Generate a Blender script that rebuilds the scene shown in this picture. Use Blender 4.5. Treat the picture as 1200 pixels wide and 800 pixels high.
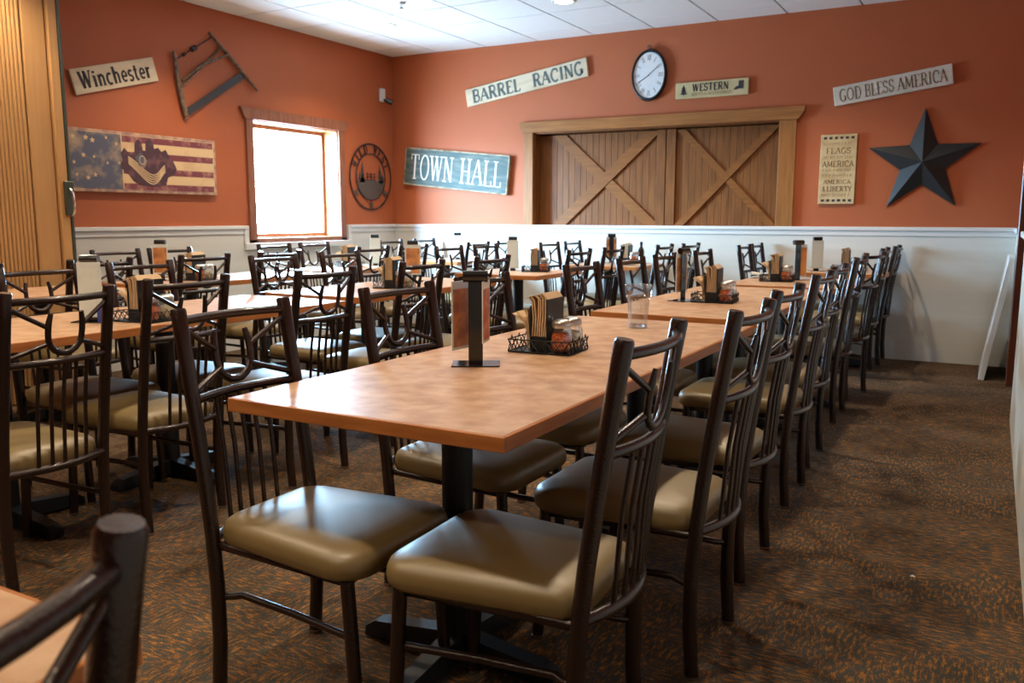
import bpy, bmesh, math, random
from mathutils import Vector, Matrix
PI = math.pi
random.seed(7)
for o in list(bpy.data.objects):
    bpy.data.objects.remove(o)
C = bpy.context.scene.collection
scene = bpy.context.scene

# ------------------------------------------------------------------ camera
cd = bpy.data.cameras.new('camera')
cam = bpy.data.objects.new('camera', cd)
C.objects.link(cam)
yaw, pitch, roll = math.radians(29.18), math.radians(8.247), math.radians(0.06)
fw = Vector((-math.sin(yaw)*math.cos(pitch), math.cos(yaw)*math.cos(pitch), -math.sin(pitch)))
rt = Vector((math.cos(yaw), math.sin(yaw), 0))
up = rt.cross(fw)
r2 = rt*math.cos(roll)+up*math.sin(roll)
u2 = r2.cross(fw)
cam.matrix_world = Matrix(((r2.x, u2.x, -fw.x, 0), (r2.y, u2.y, -fw.y, 0), (r2.z, u2.z, -fw.z, 1.188), (0, 0, 0, 1)))
cd.sensor_width = 36.0
cd.lens = 1002.03*36/1200
cd.clip_start = 0.05
cd.dof.use_dof = True
cd.dof.focus_distance = 2.4
cd.dof.aperture_fstop = 7.0
scene.camera = cam

# ------------------------------------------------------------------ world, lights, exposure
world = bpy.data.worlds.new('daylight')
scene.world = world
world.use_nodes = True
wnt = world.node_tree
wb = wnt.nodes['Background']
wb.inputs['Strength'].default_value = 1.0
_tc = wnt.nodes.new('ShaderNodeTexCoord'); _sx = wnt.nodes.new('ShaderNodeSeparateXYZ')
wnt.links.new(_tc.outputs['Generated'], _sx.inputs[0])
_rp = wnt.nodes.new('ShaderNodeMapRange'); _rp.inputs[1].default_value = -0.02; _rp.inputs[2].default_value = 0.03
wnt.links.new(_sx.outputs['Z'], _rp.inputs[0])
_mx = wnt.nodes.new('ShaderNodeMix'); _mx.data_type = 'RGBA'
SNOW, SKY = 80.0, 200.0        # sunlit snow below the horizon, pale sky above it
_mx.inputs[6].default_value = (0.50*SNOW, 0.76*SNOW, 1.0*SNOW, 1)
_mx.inputs[7].default_value = (0.42*SKY, 0.72*SKY, 1.0*SKY, 1)
wnt.links.new(_rp.outputs[0], _mx.inputs[0]); wnt.links.new(_mx.outputs[2], wb.inputs['Color'])
scene.view_settings.view_transform = 'Standard'
scene.view_settings.look = 'None'
scene.view_settings.exposure = 0.07
scene.view_settings.gamma = 1.0
scene.view_settings.use_curve_mapping = False
CAN_POWER = 98.0
CAN_COLOR = (1.0, 0.81, 0.57)

pd = bpy.data.lights.new('window_portal', 'AREA'); pd.shape = 'RECTANGLE'; pd.size = 1.08; pd.size_y = 1.16; pd.cycles.is_portal = True
po = bpy.data.objects.new('window_portal', pd); C.objects.link(po); po.location = (-6.13, 6.35, 1.52); po.rotation_euler = (0, math.radians(-90), 0)

def can_lamp(x, y, z):
    ld = bpy.data.lights.new('downlight_lamp', 'SPOT')
    ld.energy = CAN_POWER
    ld.color = CAN_COLOR
    ld.spot_size = math.radians(128)
    ld.spot_blend = 0.7
    ld.shadow_soft_size = 0.06
    lo = bpy.data.objects.new('downlight_lamp', ld)
    C.objects.link(lo)
    lo.location = (x, y, z)
    return lo

# ------------------------------------------------------------------ materials
def nodes_of(m):
    m.use_nodes = True
    nt = m.node_tree
    return nt, nt.nodes, nt.links, nt.nodes['Principled BSDF']

def mat(name, c, rough=0.5, metal=0.0, c2=None, scale=8.0, stretch=(1, 1, 1), bump=0.0, bscale=None, coat=0.0,
        emit=None, estr=0.0, trans=0.0, detail=4.0, rnd=False, spec=0.5, lo=0.35, hi=0.65, bstretch=None, crough=0.15):
    m = bpy.data.materials.new(name)
    nt, N, L, b = nodes_of(m)
    b.inputs['Base Color'].default_value = (*c, 1)
    b.inputs['Roughness'].default_value = rough
    b.inputs['Metallic'].default_value = metal
    b.inputs['Specular IOR Level'].default_value = spec
    b.inputs['Coat Weight'].default_value = coat
    b.inputs['Coat Roughness'].default_value = crough
    b.inputs['Transmission Weight'].default_value = trans
    if emit:
        b.inputs['Emission Color'].default_value = (*emit, 1)
        b.inputs['Emission Strength'].default_value = estr
    tc = N.new('ShaderNodeTexCoord')
    src = tc.outputs['Object']
    if rnd:
        oi = N.new('ShaderNodeObjectInfo')
        ad = N.new('ShaderNodeVectorMath'); ad.operation = 'MULTIPLY_ADD'
        L.new(oi.outputs['Random'], ad.inputs[0])
        ad.inputs[1].default_value = (37, 53, 71)
        L.new(src, ad.inputs[2])
        src = ad.outputs[0]
    if c2 is not None:
        mp = N.new('ShaderNodeMapping'); mp.inputs['Scale'].default_value = stretch
        L.new(src, mp.inputs['Vector'])
        n = N.new('ShaderNodeTexNoise'); n.inputs['Scale'].default_value = scale; n.inputs['Detail'].default_value = detail
        L.new(mp.outputs[0], n.inputs['Vector'])
        r = N.new('ShaderNodeValToRGB')
        r.color_ramp.elements[0].position = lo; r.color_ramp.elements[0].color = (*c, 1)
        r.color_ramp.elements[1].position = hi; r.color_ramp.elements[1].color = (*c2, 1)
        L.new(n.outputs['Fac'], r.inputs['Fac'])
        L.new(r.outputs['Color'], b.inputs['Base Color'])
    if bump:
        mp = N.new('ShaderNodeMapping'); mp.inputs['Scale'].default_value = bstretch or stretch
        L.new(src, mp.inputs['Vector'])
        n2 = N.new('ShaderNodeTexNoise'); n2.inputs['Scale'].default_value = bscale or scale*4
        L.new(mp.outputs[0], n2.inputs['Vector'])
        bp = N.new('ShaderNodeBump'); bp.inputs['Strength'].default_value = bump; bp.inputs['Distance'].default_value = 0.004
        L.new(n2.outputs['Fac'], bp.inputs['Height'])
        L.new(bp.outputs[0], b.inputs['Normal'])
    return m

M = {}
M['metal'] = mat('hammered_bronze_paint', (0.022, 0.010, 0.008), 0.27, 0.3, bump=0.3, bscale=230, coat=0.35, spec=0.6)
M['cap'] = M['metal']
M['glide'] = mat('chrome_glide', (0.55, 0.55, 0.56), 0.2, 1.0)
M['vinyl'] = mat('olive_tan_vinyl', (0.200, 0.138, 0.048), 0.46, 0.0, c2=(0.220, 0.152, 0.056), scale=3, bump=0.05, bscale=300, coat=0.6, crough=0.42, spec=0.8)
M['laminate'] = mat('mottled_brown_laminate', (0.42, 0.225, 0.12), 0.36, 0, c2=(0.60, 0.40, 0.25), scale=14, detail=9, lo=0.36, hi=0.66, rnd=True, spec=0.6)
M['edge'] = mat('honey_wood_edge', (0.42, 0.14, 0.035), 0.35, 0, c2=(0.55, 0.21, 0.06), scale=6, stretch=(1, 1, 8), coat=0.2)
M['black'] = mat('black_cast_iron', (0.012, 0.014, 0.018), 0.45, 0.2, bump=0.1, bscale=200)
M['blackgloss'] = mat('black_gloss_metal', (0.012, 0.012, 0.013), 0.12, 0.3, coat=0.6)
M['orange'] = mat('terracotta_wall_paint', (0.43, 0.108, 0.034), 0.62, 0, c2=(0.45, 0.116, 0.037), scale=2, bump=0.12, bscale=180)
M['wains'] = mat('off_white_wainscot_paint', (0.66, 0.64, 0.58), 0.5, 0, c2=(0.70, 0.68, 0.62), scale=1.2, stretch=(0.5, 0.5, 14), bump=0.15, bscale=5)
M['whitetrim'] = mat('white_trim_paint', (0.74, 0.74, 0.72), 0.35, coat=0.1)
M['tile'] = mat('white_ceiling_tile', (0.80, 0.81, 0.82), 0.85, 0, c2=(0.76, 0.77, 0.78), scale=120, bump=0.3, bscale=150)
M['tbar'] = mat('grey_ceiling_grid', (0.34, 0.34, 0.35), 0.6)
M['wood'] = mat('stained_fir', (0.125, 0.042, 0.009), 0.42, 0, c2=(0.27, 0.100, 0.022), scale=5, stretch=(9, 9, 0.7), detail=6, lo=0.25, hi=0.75, bump=0.12, bscale=9, rnd=True, coat=0.12)
M['woodh'] = mat('stained_fir_horizontal', (0.16, 0.056, 0.012), 0.4, 0, c2=(0.31, 0.118, 0.026), scale=5, stretch=(0.7, 9, 9), detail=6, lo=0.25, hi=0.75, bump=0.1, bscale=9, rnd=True, coat=0.15)
M['woodframe'] = mat('honey_fir_frame', (0.25, 0.095, 0.024), 0.4, 0, c2=(0.40, 0.17, 0.048), scale=5, stretch=(9, 9, 0.7), detail=6, lo=0.25, hi=0.75, rnd=True, coat=0.15)
M['woodframeh'] = mat('honey_fir_frame_horizontal', (0.25, 0.095, 0.024), 0.4, 0, c2=(0.40, 0.17, 0.048), scale=5, stretch=(0.7, 9, 9), detail=6, lo=0.25, hi=0.75, rnd=True, coat=0.15)
M['woodred'] = mat('reddish_window_casing', (0.24, 0.085, 0.045), 0.45, 0, c2=(0.33, 0.13, 0.07), scale=5, stretch=(8, 8, 0.8), rnd=True)
M['slat'] = mat('golden_oak_slat', (0.50, 0.27, 0.10), 0.45, 0, c2=(0.58, 0.33, 0.135), scale=6, stretch=(10, 10, 0.5), detail=5, rnd=True, lo=0.2, hi=0.8)
M['slatdark'] = mat('dark_slat_gap', (0.16, 0.07, 0.025), 0.6)
M['steel'] = mat('grey_green_steel', (0.10, 0.12, 0.10), 0.35, 0.6)
M['brownjamb'] = mat('red_brown_door_casing', (0.13, 0.032, 0.014), 0.4, 0, c2=(0.17, 0.045, 0.02), scale=5, stretch=(8, 8, 0.6), coat=0.2)
M['signcream'] = mat('weathered_cream_board', (0.66, 0.56, 0.40), 0.7, 0, c2=(0.50, 0.38, 0.24), scale=4, stretch=(1, 1, 5), detail=7, lo=0.45, hi=0.8, rnd=True)
M['signtan'] = mat('aged_tan_paper_board', (0.62, 0.48, 0.26), 0.7, 0, c2=(0.44, 0.29, 0.13), scale=5, stretch=(1, 1, 2), detail=7, lo=0.45, hi=0.8, rnd=True)
M['signgreen'] = mat('yellowed_green_board', (0.60, 0.50, 0.27), 0.7, 0, c2=(0.48, 0.42, 0.22), scale=9, rnd=True)
M['signteal'] = mat('distressed_teal_board', (0.045, 0.085, 0.085), 0.6, 0, c2=(0.20, 0.21, 0.17), scale=5, stretch=(1, 1, 6), detail=9, lo=0.45, hi=0.85, rnd=True)
M['signedge'] = mat('worn_board_rim', (0.42, 0.36, 0.24), 0.7, 0, c2=(0.14, 0.10, 0.06), scale=14, lo=0.4, hi=0.7)
M['signwhite'] = mat('white_painted_board', (0.68, 0.66, 0.58), 0.6, 0, c2=(0.50, 0.45, 0.36), scale=5, stretch=(1, 1, 4), lo=0.5, hi=0.85, rnd=True)
M['backwood'] = mat('raw_board_back', (0.08, 0.03, 0.018), 0.7)
M['ink'] = mat('grey_green_lettering', (0.10, 0.13, 0.125), 0.7, 0, c2=(0.22, 0.25, 0.22), scale=30, lo=0.5, hi=0.8)
M['inkdark'] = mat('black_lettering', (0.03, 0.025, 0.03), 0.7, 0, c2=(0.12, 0.10, 0.09), scale=30, lo=0.55, hi=0.85)
M['inkbrown'] = mat('brown_lettering', (0.16, 0.10, 0.055), 0.7)
M['inkfaint'] = mat('faint_lettering', (0.36, 0.28, 0.16), 0.8)
M['inkwhite'] = mat('white_lettering', (0.80, 0.80, 0.74), 0.6)
M['starm'] = mat('slate_painted_tin', (0.014, 0.017, 0.019), 0.5, 0.1, bump=0.05, bscale=120)
M['rust'] = mat('dark_rusted_iron', (0.05, 0.020, 0.014), 0.6, 0.3, c2=(0.08, 0.05, 0.05), scale=20)
M['ringgrey'] = mat('grey_cut_metal', (0.13, 0.11, 0.10), 0.5, 0.4)
M['sawwood'] = mat('old_saw_wood', (0.10, 0.055, 0.035), 0.6, 0, c2=(0.26, 0.17, 0.11), scale=10, stretch=(1, 3, 3), rnd=True)
M['sawblade'] = mat('dull_saw_steel', (0.075, 0.07, 0.068), 0.5, 0.6)
M['clockrim'] = mat('charcoal_clock_rim', (0.02, 0.022, 0.026), 0.35, 0.3)
M['clockface'] = mat('white_clock_face', (0.78, 0.82, 0.85), 0.4)
M['napkin'] = mat('kraft_napkin_paper', (0.60, 0.42, 0.25), 0.8, 0, c2=(0.68, 0.51, 0.33), scale=10, bump=0.1, bscale=80)
M['napwhite'] = mat('white_napkin_paper', (0.74, 0.70, 0.64), 0.8)
M['glass'] = mat('clear_glass', (1, 1, 1), 0.02, trans=1.0)
M['jarglass'] = bpy.data.materials.new('thin_jar_glass')
_nt, _N, _L, _b = nodes_of(M['jarglass'])
_N.remove(_b)
_t = _N.new('ShaderNodeBsdfTransparent'); _g = _N.new('ShaderNodeBsdfGlossy'); _g.inputs['Roughness'].default_value = 0.03
_lw = _N.new('ShaderNodeLayerWeight'); _lw.inputs[0].default_value = 0.35
_f = _N.new('ShaderNodeMapRange'); _f.inputs[3].default_value = 0.13; _f.inputs[4].default_value = 0.85
_L.new(_lw.outputs['Facing'], _f.inputs[0])
_t.inputs[0].default_value = (0.93, 0.96, 0.99, 1)
_m = _N.new('ShaderNodeMixShader'); _L.new(_f.outputs[0], _m.inputs[0]); _L.new(_t.outputs[0], _m.inputs[1]); _L.new(_g.outputs[0], _m.inputs[2]); _L.new(_m.outputs[0], _N['Material Output'].inputs[0])
M['glass'].node_tree.nodes['Principled BSDF'].inputs['IOR'].default_value = 1.45
M['sleeve'] = mat('clear_plastic_sleeve', (0.72, 0.80, 0.82), 0.12, 0, coat=0.4)
M['lid'] = mat('brushed_steel_lid', (0.62, 0.61, 0.58), 0.28, 0.9)
M['pepper'] = mat('red_pepper_flakes', (0.50, 0.045, 0.012), 0.7, 0, c2=(0.78, 0.24, 0.04), scale=180, bump=0.8, bscale=200, lo=0.45, hi=0.55)
M['parm'] = mat('grated_cheese', (0.70, 0.58, 0.34), 0.8, 0, c2=(0.80, 0.70, 0.48), scale=150, bump=0.6, bscale=200)
M['print1'] = mat('menu_print_brown', (0.34, 0.13, 0.06), 0.35, 0, c2=(0.62, 0.30, 0.12), scale=16, detail=3, lo=0.4, hi=0.6)
M['print2'] = mat('menu_print_red', (0.45, 0.05, 0.03), 0.35, 0, c2=(0.60, 0.26, 0.15), scale=20, detail=3, lo=0.45, hi=0.65)
M['printw'] = mat('menu_print_white', (0.72, 0.80, 0.80), 0.3, 0, c2=(0.45, 0.62, 0.62), scale=12, lo=0.55, hi=0.75)
M['printo'] = mat('menu_print_orange', (0.72, 0.26, 0.06), 0.4, 0, c2=(0.80, 0.40, 0.10), scale=10)
M['packet'] = mat('sugar_packet_paper', (0.70, 0.30, 0.16), 0.6, 0, c2=(0.78, 0.70, 0.45), scale=60, lo=0.48, hi=0.52)
M['bluebag'] = mat('blue_packet_paper', (0.02, 0.05, 0.30), 0.4)
M['bottle'] = mat('dark_sauce_bottle', (0.025, 0.014, 0.010), 0.15, coat=0.5)
M['can_lens'] = mat('lit_downlight_lens', (1, 1, 1), 0.5, emit=(1.0, 0.93, 0.82), estr=14.0)
M['whiteplastic'] = mat('white_plastic', (0.75, 0.75, 0.73), 0.4)
M['flagblue'] = mat('faded_blue_print', (0.10, 0.105, 0.15), 0.7, 0, c2=(0.42, 0.30, 0.20), scale=9, detail=8, lo=0.48, hi=0.72)
M['flagred'] = mat('faded_maroon_print', (0.20, 0.045, 0.06), 0.7, 0, c2=(0.48, 0.24, 0.18), scale=16, detail=8, lo=0.5, hi=0.75)
M['flagcream'] = mat('faded_cream_print', (0.72, 0.50, 0.27), 0.7, 0, c2=(0.50, 0.26, 0.16), scale=8, detail=8, lo=0.5, hi=0.9)
M['flagdark'] = mat('shadowy_figures_print', (0.075, 0.03, 0.045), 0.7, 0, c2=(0.30, 0.12, 0.11), scale=14, detail=7, lo=0.5, hi=0.85)
M['flagborder'] = mat('mottled_print_border', (0.33, 0.19, 0.16), 0.7, 0, c2=(0.58, 0.38, 0.24), scale=18, detail=8, lo=0.4, hi=0.65)
M['crumb'] = mat('white_crumb', (0.8, 0.78, 0.72), 0.8)

def carpet_material():
    m = bpy.data.materials.new('brown_and_slate_patterned_carpet')
    nt, N, L, b = nodes_of(m)
    b.inputs['Roughness'].default_value = 0.95
    b.inputs['Specular IOR Level'].default_value = 0.15
    tc = N.new('ShaderNodeTexCoord')
    def noise(stretch, scale, detail=3):
        mp = N.new('ShaderNodeMapping'); mp.inputs['Scale'].default_value = stretch
        L.new(tc.outputs['Object'], mp.inputs['Vector'])
        n = N.new('ShaderNodeTexNoise'); n.inputs['Scale'].default_value = scale; n.inputs['Detail'].default_value = detail
        n.inputs['Roughness'].default_value = 0.65
        L.new(mp.outputs[0], n.inputs['Vector'])
        return n.outputs['Fac']
    a = noise((1, 3.6, 1), 27, 7)
    c = noise((3.6, 1, 1), 27, 7)
    sel = noise((1, 1, 1), 1.6, 2)
    rs = N.new('ShaderNodeMapRange'); rs.inputs[1].default_value = 0.48; rs.inputs[2].default_value = 0.52
    L.new(sel, rs.inputs[0])
    mx = N.new('ShaderNodeMix'); mx.data_type = 'FLOAT'
    L.new(rs.outputs[0], mx.inputs[0]); L.new(a, mx.inputs[2]); L.new(c, mx.inputs[3])
    r = N.new('ShaderNodeValToRGB')
    e = r.color_ramp.elements
    e[0].position = 0.34; e[0].color = (0.044, 0.050, 0.050, 1)
    e[1].position = 0.70; e[1].color = (0.33, 0.160, 0.040, 1)
    for p, col in ((0.46, (0.052, 0.050, 0.042, 1)), (0.515, (0.098, 0.054, 0.028, 1)), (0.58, (0.20, 0.092, 0.027, 1))):
        k = e.new(p); k.color = col
    L.new(mx.outputs[0], r.inputs['Fac'])
    big = noise((1, 1, 1), 3.0, 3)
    rb = N.new('ShaderNodeMapRange'); rb.inputs[1].default_value = 0.35; rb.inputs[2].default_value = 0.6; rb.inputs[3].default_value = 0.72; rb.inputs[4].default_value = 1.25
    L.new(big, rb.inputs[0])
    fine = noise((1, 1, 1), 260, 2)
    rf = N.new('ShaderNodeMapRange'); rf.inputs[1].default_value = 0.3; rf.inputs[2].default_value = 0.7; rf.inputs[3].default_value = 0.45; rf.inputs[4].default_value = 1.6
    L.new(fine, rf.inputs[0])
    mm = N.new('ShaderNodeMath'); mm.operation = 'MULTIPLY'
    L.new(rb.outputs[0], mm.inputs[0]); L.new(rf.outputs[0], mm.inputs[1])
    vm = N.new('ShaderNodeVectorMath'); vm.operation = 'SCALE'
    L.new(r.outputs['Color'], vm.inputs[0]); L.new(mm.outputs[0], vm.inputs['Scale'])
    L.new(vm.outputs[0], b.inputs['Base Color'])
    bp = N.new('ShaderNodeBump'); bp.inputs['Strength'].default_value = 0.6; bp.inputs['Distance'].default_value = 0.004
    L.new(fine, bp.inputs['Height']); L.new(bp.outputs[0], b.inputs['Normal'])
    return m
M['carpet'] = carpet_material()

# ------------------------------------------------------------------ mesh helpers
class MB:
    def __init__(s):
        s.v, s.f, s.sm = [], [], []
    def add(s, vs, fs, smooth=False, xf=None):
        n = len(s.v)
        for p in vs:
            p = Vector(p)
            s.v.append(tuple(xf @ p if xf is not None else p))
        for f in fs:
            s.f.append([i+n for i in f]); s.sm.append(smooth)
        return s
    def box(s, x0, x1, y0, y1, z0, z1, xf=None):
        return s.add([(x0, y0, z0), (x1, y0, z0), (x1, y1, z0), (x0, y1, z0), (x0, y0, z1), (x1, y0, z1), (x1, y1, z1), (x0, y1, z1)],
                     [(0, 3, 2, 1), (4, 5, 6, 7), (0, 1, 5, 4), (1, 2, 6, 5), (2, 3, 7, 6), (3, 0, 4, 7)], False, xf)
    def bbox(s, x0, x1, y0, y1, z0, z1, b=0.003, xf=None):      # box with chamfered vertical-run edges all round
        b = min(b, (x1-x0)/2.01, (y1-y0)/2.01, (z1-z0)/2.01)
        rings = [(z0, b), (z0+b, 0), (z1-b, 0), (z1, b)]
        vs, fs = [], []
        for z, k in rings:
            c = b
            vs += [(x0+k+(0), y0+c+k*0, z), (x0+c, y0+k, z), (x1-c, y0+k, z), (x1-k, y0+c, z), (x1-k, y1-c, z), (x1-c, y1-k, z), (x0+c, y1-k, z), (x0+k, y1-c, z)]
        for r in range(3):
            for i in range(8):
                j = (i+1) % 8
                fs.append((r*8+i, r*8+j, (r+1)*8+j, (r+1)*8+i))
        fs.append(tuple(range(7, -1, -1))); fs.append(tuple(24+i for i in range(8)))
        return s.add(vs, fs, False, xf)
    def tube(s, pts, r, n=10, caps=True, smooth=True, flat=1.0, xf=None):
        pts = [Vector(p) for p in pts]
        rs = r if isinstance(r, (list, tuple)) else [r]*len(pts)
        vs, fs = [], []
        t0 = (pts[1]-pts[0]).normalized()
        a = Vector((0, 0, 1)) if abs(t0.z) < 0.9 else Vector((1, 0, 0))
        u = t0.cross(a).normalized()
        for i, p in enumerate(pts):
            if i == 0: t = t0
            elif i == len(pts)-1: t = (pts[i]-pts[i-1]).normalized()
            else: t = ((pts[i+1]-pts[i]).normalized()+(pts[i]-pts[i-1]).normalized()).normalized()
            u = (u-t*u.dot(t)).normalized()
            w = t.cross(u)
            for k in range(n):
                g = 2*PI*k/n
                vs.append(p+(u*math.cos(g)+w*math.sin(g)*flat)*rs[i])
        for i in range(len(pts)-1):
            for k in range(n):
                j = (k+1) % n
                fs.append((i*n+k, i*n+j, (i+1)*n+j, (i+1)*n+k))
        s.add(vs, fs, smooth, xf)
        if caps:
            m = len(pts)-1
            s.add([vs[k] for k in range(n)], [tuple(range(n-1, -1, -1))], False, xf)
            s.add([vs[m*n+k] for k in range(n)], [tuple(range(n))], False, xf)
        return s
    def lathe(s, prof, n=16, sx=1.0, sy=1.0, xf=None, smooth=True, close=True, mod=None):
        vs, fs = [], []
        for i, (r, z) in enumerate(prof):
            for k in range(n):
                g = 2*PI*k/n
                q = mod(i, g) if mod else 1.0
                vs.append((r*q*math.cos(g)*sx, r*q*math.sin(g)*sy, z))
        for i in range(len(prof)-1):
            for k in range(n):
                j = (k+1) % n
                fs.append((i*n+k, i*n+j, (i+1)*n+j, (i+1)*n+k))
        s.add(vs, fs, smooth, xf)
        if close:
            m = (len(prof)-1)*n
            s.add([vs[k] for k in range(n)], [tuple(range(n-1, -1, -1))], False, xf)
            s.add([vs[m+k] for k in range(n)], [tuple(range(n))], False, xf)
        return s
    def prism(s, pts, z0, z1, xf=None):                       # polygon in x,y extruded in z
        n = len(pts)
        vs = [(x, y, z0) for x, y in pts]+[(x, y, z1) for x, y in pts]
        fs = [tuple(range(n-1, -1, -1)), tuple(range(n, 2*n))]+[(i, (i+1) % n, n+(i+1) % n, n+i) for i in range(n)]
        return s.add(vs, fs, False, xf)
    def mesh(s, name, m):
        me = bpy.data.meshes.new(name)
        me.from_pydata(s.v, [], s.f)
        me.materials.append(m)
        me.polygons.foreach_set('use_smooth', s.sm)
        me.update()
        bm = bmesh.new(); bm.from_mesh(me)
        bmesh.ops.recalc_face_normals(bm, faces=bm.faces)
        bm.to_mesh(me); bm.free()
        return me

def obj(name, mb, m, parent=None, loc=None, rot=None):
    o = bpy.data.objects.new(name, mb.mesh(name, m) if isinstance(mb, MB) else mb)
    C.objects.link(o)
    if parent is not None: o.parent = parent
    if loc is not None: o.location = loc
    if rot is not None: o.rotation_euler = rot
    return o
def thing(name, label, cat, loc=(0, 0, 0), rz=0.0, group=None):
    o = bpy.data.objects.new(name, None); C.objects.link(o)
    o.empty_display_size = 0.05
    o.location = loc; o.rotation_euler = (0, 0, rz)
    return tag(o, label, cat, group)
def tag(o, label, cat, group=None):
    o['label'] = label; o['category'] = cat
    if group: o['group'] = group
    return o
def struct(name, mb, m, parent=None, loc=None, rot=None):
    o = obj(name, mb, m, parent, loc, rot)
    if parent is None: o['kind'] = 'structure'
    return o
def dup(root, loc, rz, label, group=None):
    r = root.copy(); C.objects.link(r); r.location = loc; r.rotation_euler = (0, 0, rz)
    r['label'] = label
    if group: r['group'] = group
    for ch in list(root.children):
        c = ch.copy(); C.objects.link(c); c.parent = r
        for g in list(ch.children):
            d = g.copy(); C.objects.link(d); d.parent = c
    return r

# ------------------------------------------------------------------ room shell
XL, YB, ZC, ZW = -5.915, 7.87, 2.93, 1.113
XR = 0.18
YR = -4.5
struct('floor', MB().box(XL-0.2, 2.2, YR-0.2, YB+0.2, -0.1, 0.0), M['carpet'])
# back wall with shutter opening (x -4.14..-1.72, z 1.113..2.035)
BX0, BX1, BZ1 = -4.14, -1.70, 2.035
w = MB()
w.box(XL-0.3, BX0, YB, YB+0.3, 0, ZC+0.1); w.box(BX1, 2.2, YB, YB+0.3, 0, ZC+0.1)
w.box(BX0, BX1, YB, YB+0.3, BZ1, ZC+0.1); w.box(BX0, BX1, YB, YB+0.3, 0, ZW)
w.box(BX0, BX1, YB+0.22, YB+0.3, ZW, BZ1)
struct('wall_back', w, M['orange'])
# left wall with window opening
WY0, WY1, WZ0, WZ1 = 5.77, 6.93, 0.985, 2.06
w = MB()
w.box(XL-0.3, XL, YR-0.3, WY0, 0, ZC+0.1); w.box(XL-0.3, XL, WY1, YB, 0, ZC+0.1)
w.box(XL-0.3, XL, WY0, WY1, WZ1, ZC+0.1); w.box(XL-0.3, XL, WY0, WY1, 0, WZ0)
struct('wall_left', w, M['orange'])
# right wall: door opening y 5.84..6.97
w = MB()
w.box(XR, XR+0.14, 6.99, YB, 0, ZC+0.1); w.box(XR, XR+0.14, 5.84, 6.99, 2.1, ZC+0.1); w.box(XR, XR+0.14, YR, 5.84, 0, ZC+0.1)
struct('wall_right', w, M['orange'])
w = MB().box(2.2, 2.4, YR, YB, 0, ZC+0.1)
struct('wall_passage', w, M['orange'])
# solid rear wall behind the camera
w = MB()
w.box(XL, 2.4, YR-0.3, YR, 0, ZC+0.1)
struct('wall_rear', w, M['orange'])

# ceiling: backing grid with tiles as pieces
ceil = struct('ceiling', MB().box(XL-0.3, 2.4, YR-0.3, YB+0.3, ZC+0.012, ZC+0.1), M['tbar'])
T = 0.604
gx0, gy0 = -5.305-T, 6.27-8*0.605
tile_mesh = MB().bbox(-T/2+0.007, T/2-0.007, -T/2+0.007, T/2-0.007, 0, 0.0115, 0.002).mesh('ceiling_tile', M['tile'])
can_spots = [(x, y) for x in (-5.0, -3.19, -1.38) for y in (6.57, 4.76, 2.94, 1.13, -0.7)]
def near_can(x, y): return any(abs(x-a) < 0.2 and abs(y-b) < 0.2 for a, b in can_spots)
for i in range(11):
    for j in range(11):
        x = gx0+(i+0.5)*T; y = gy0+(j+0.5)*0.605
        if x+T/2 > 0.2 and y < 4: continue
        xa, xb = max(x-T/2+0.007, XL), x+T/2-0.007
        ya, yb = y-T/2+0.007, min(y+T/2-0.007, YB)
        if yb-ya < 0.05: continue
        if xb-xa > 0.58 and yb-ya > 0.57:
            o = obj('ceiling_tile', tile_mesh, None, ceil, (x, y, ZC))
        else:
            o = obj('ceiling_tile', MB().bbox(xa, xb, ya, yb, ZC, ZC+0.0115, 0.002), M['tile'], ceil)
# plain continuation of the ceiling behind the camera
struct('ceiling_rear', MB().box(XL, 2.2, YR, gy0+0.0, ZC, ZC+0.0115), M['tile'])

# wainscot panels and cap rails
TP = 0.018
struct('trim_1', MB().box(XL, XR, YB-TP, YB, 0, ZW-0.035), M['wains'])
w = MB()
w.bbox(XL, XR, YB-0.042, YB, ZW-0.032, ZW, 0.004); w.bbox(XL, XR, YB-0.028, YB, ZW-0.075, ZW-0.032, 0.003)
struct('trim_2', w, M['whitetrim'])
w = MB()
w.box(XL, XL+TP, 2.0, 5.64, 0, ZW-0.035); w.box(XL, XL+TP, 5.64, 7.06, 0, 0.93); w.box(XL, XL+TP, 7.06, YB-TP, 0, ZW-0.035)
struct('trim_3', w, M['wains'])
w = MB()
w.bbox(XL, XL+0.042, 2.0, 5.64, ZW-0.032, ZW, 0.004); w.bbox(XL, XL+0.028, 2.0, 5.64, ZW-0.075, ZW-0.032, 0.003)
w.bbox(XL, XL+0.034, 5.60, 5.655, 0.93, ZW, 0.004)
w.bbox(XL, XL+0.050, 5.60, 7.08, 0.895, 0.955, 0.004)
w.bbox(XL, XL+0.034, 7.035, 7.08, 0.93, ZW, 0.004)
w.bbox(XL, XL+0.042, 7.06, YB, ZW-0.032, ZW, 0.004); w.bbox(XL, XL+0.028, 7.06, YB, ZW-0.075, ZW-0.032, 0.003)
struct('trim_4', w, M['whitetrim'])
w = MB()
w.box(XR-TP, XR, 7.06, YB-TP, 0, ZW-0.035); w.box(XR-TP, XR, YR, 5.76, 0, ZW-0.035)
struct('trim_5', w, M['wains'])
w = MB()
w.bbox(XR-0.042, XR, 7.06, YB, ZW-0.035, ZW, 0.004); w.bbox(XR-0.042, XR, YR, 5.76, ZW-0.035, ZW, 0.004)
struct('trim_6', w, M['whitetrim'])
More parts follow.
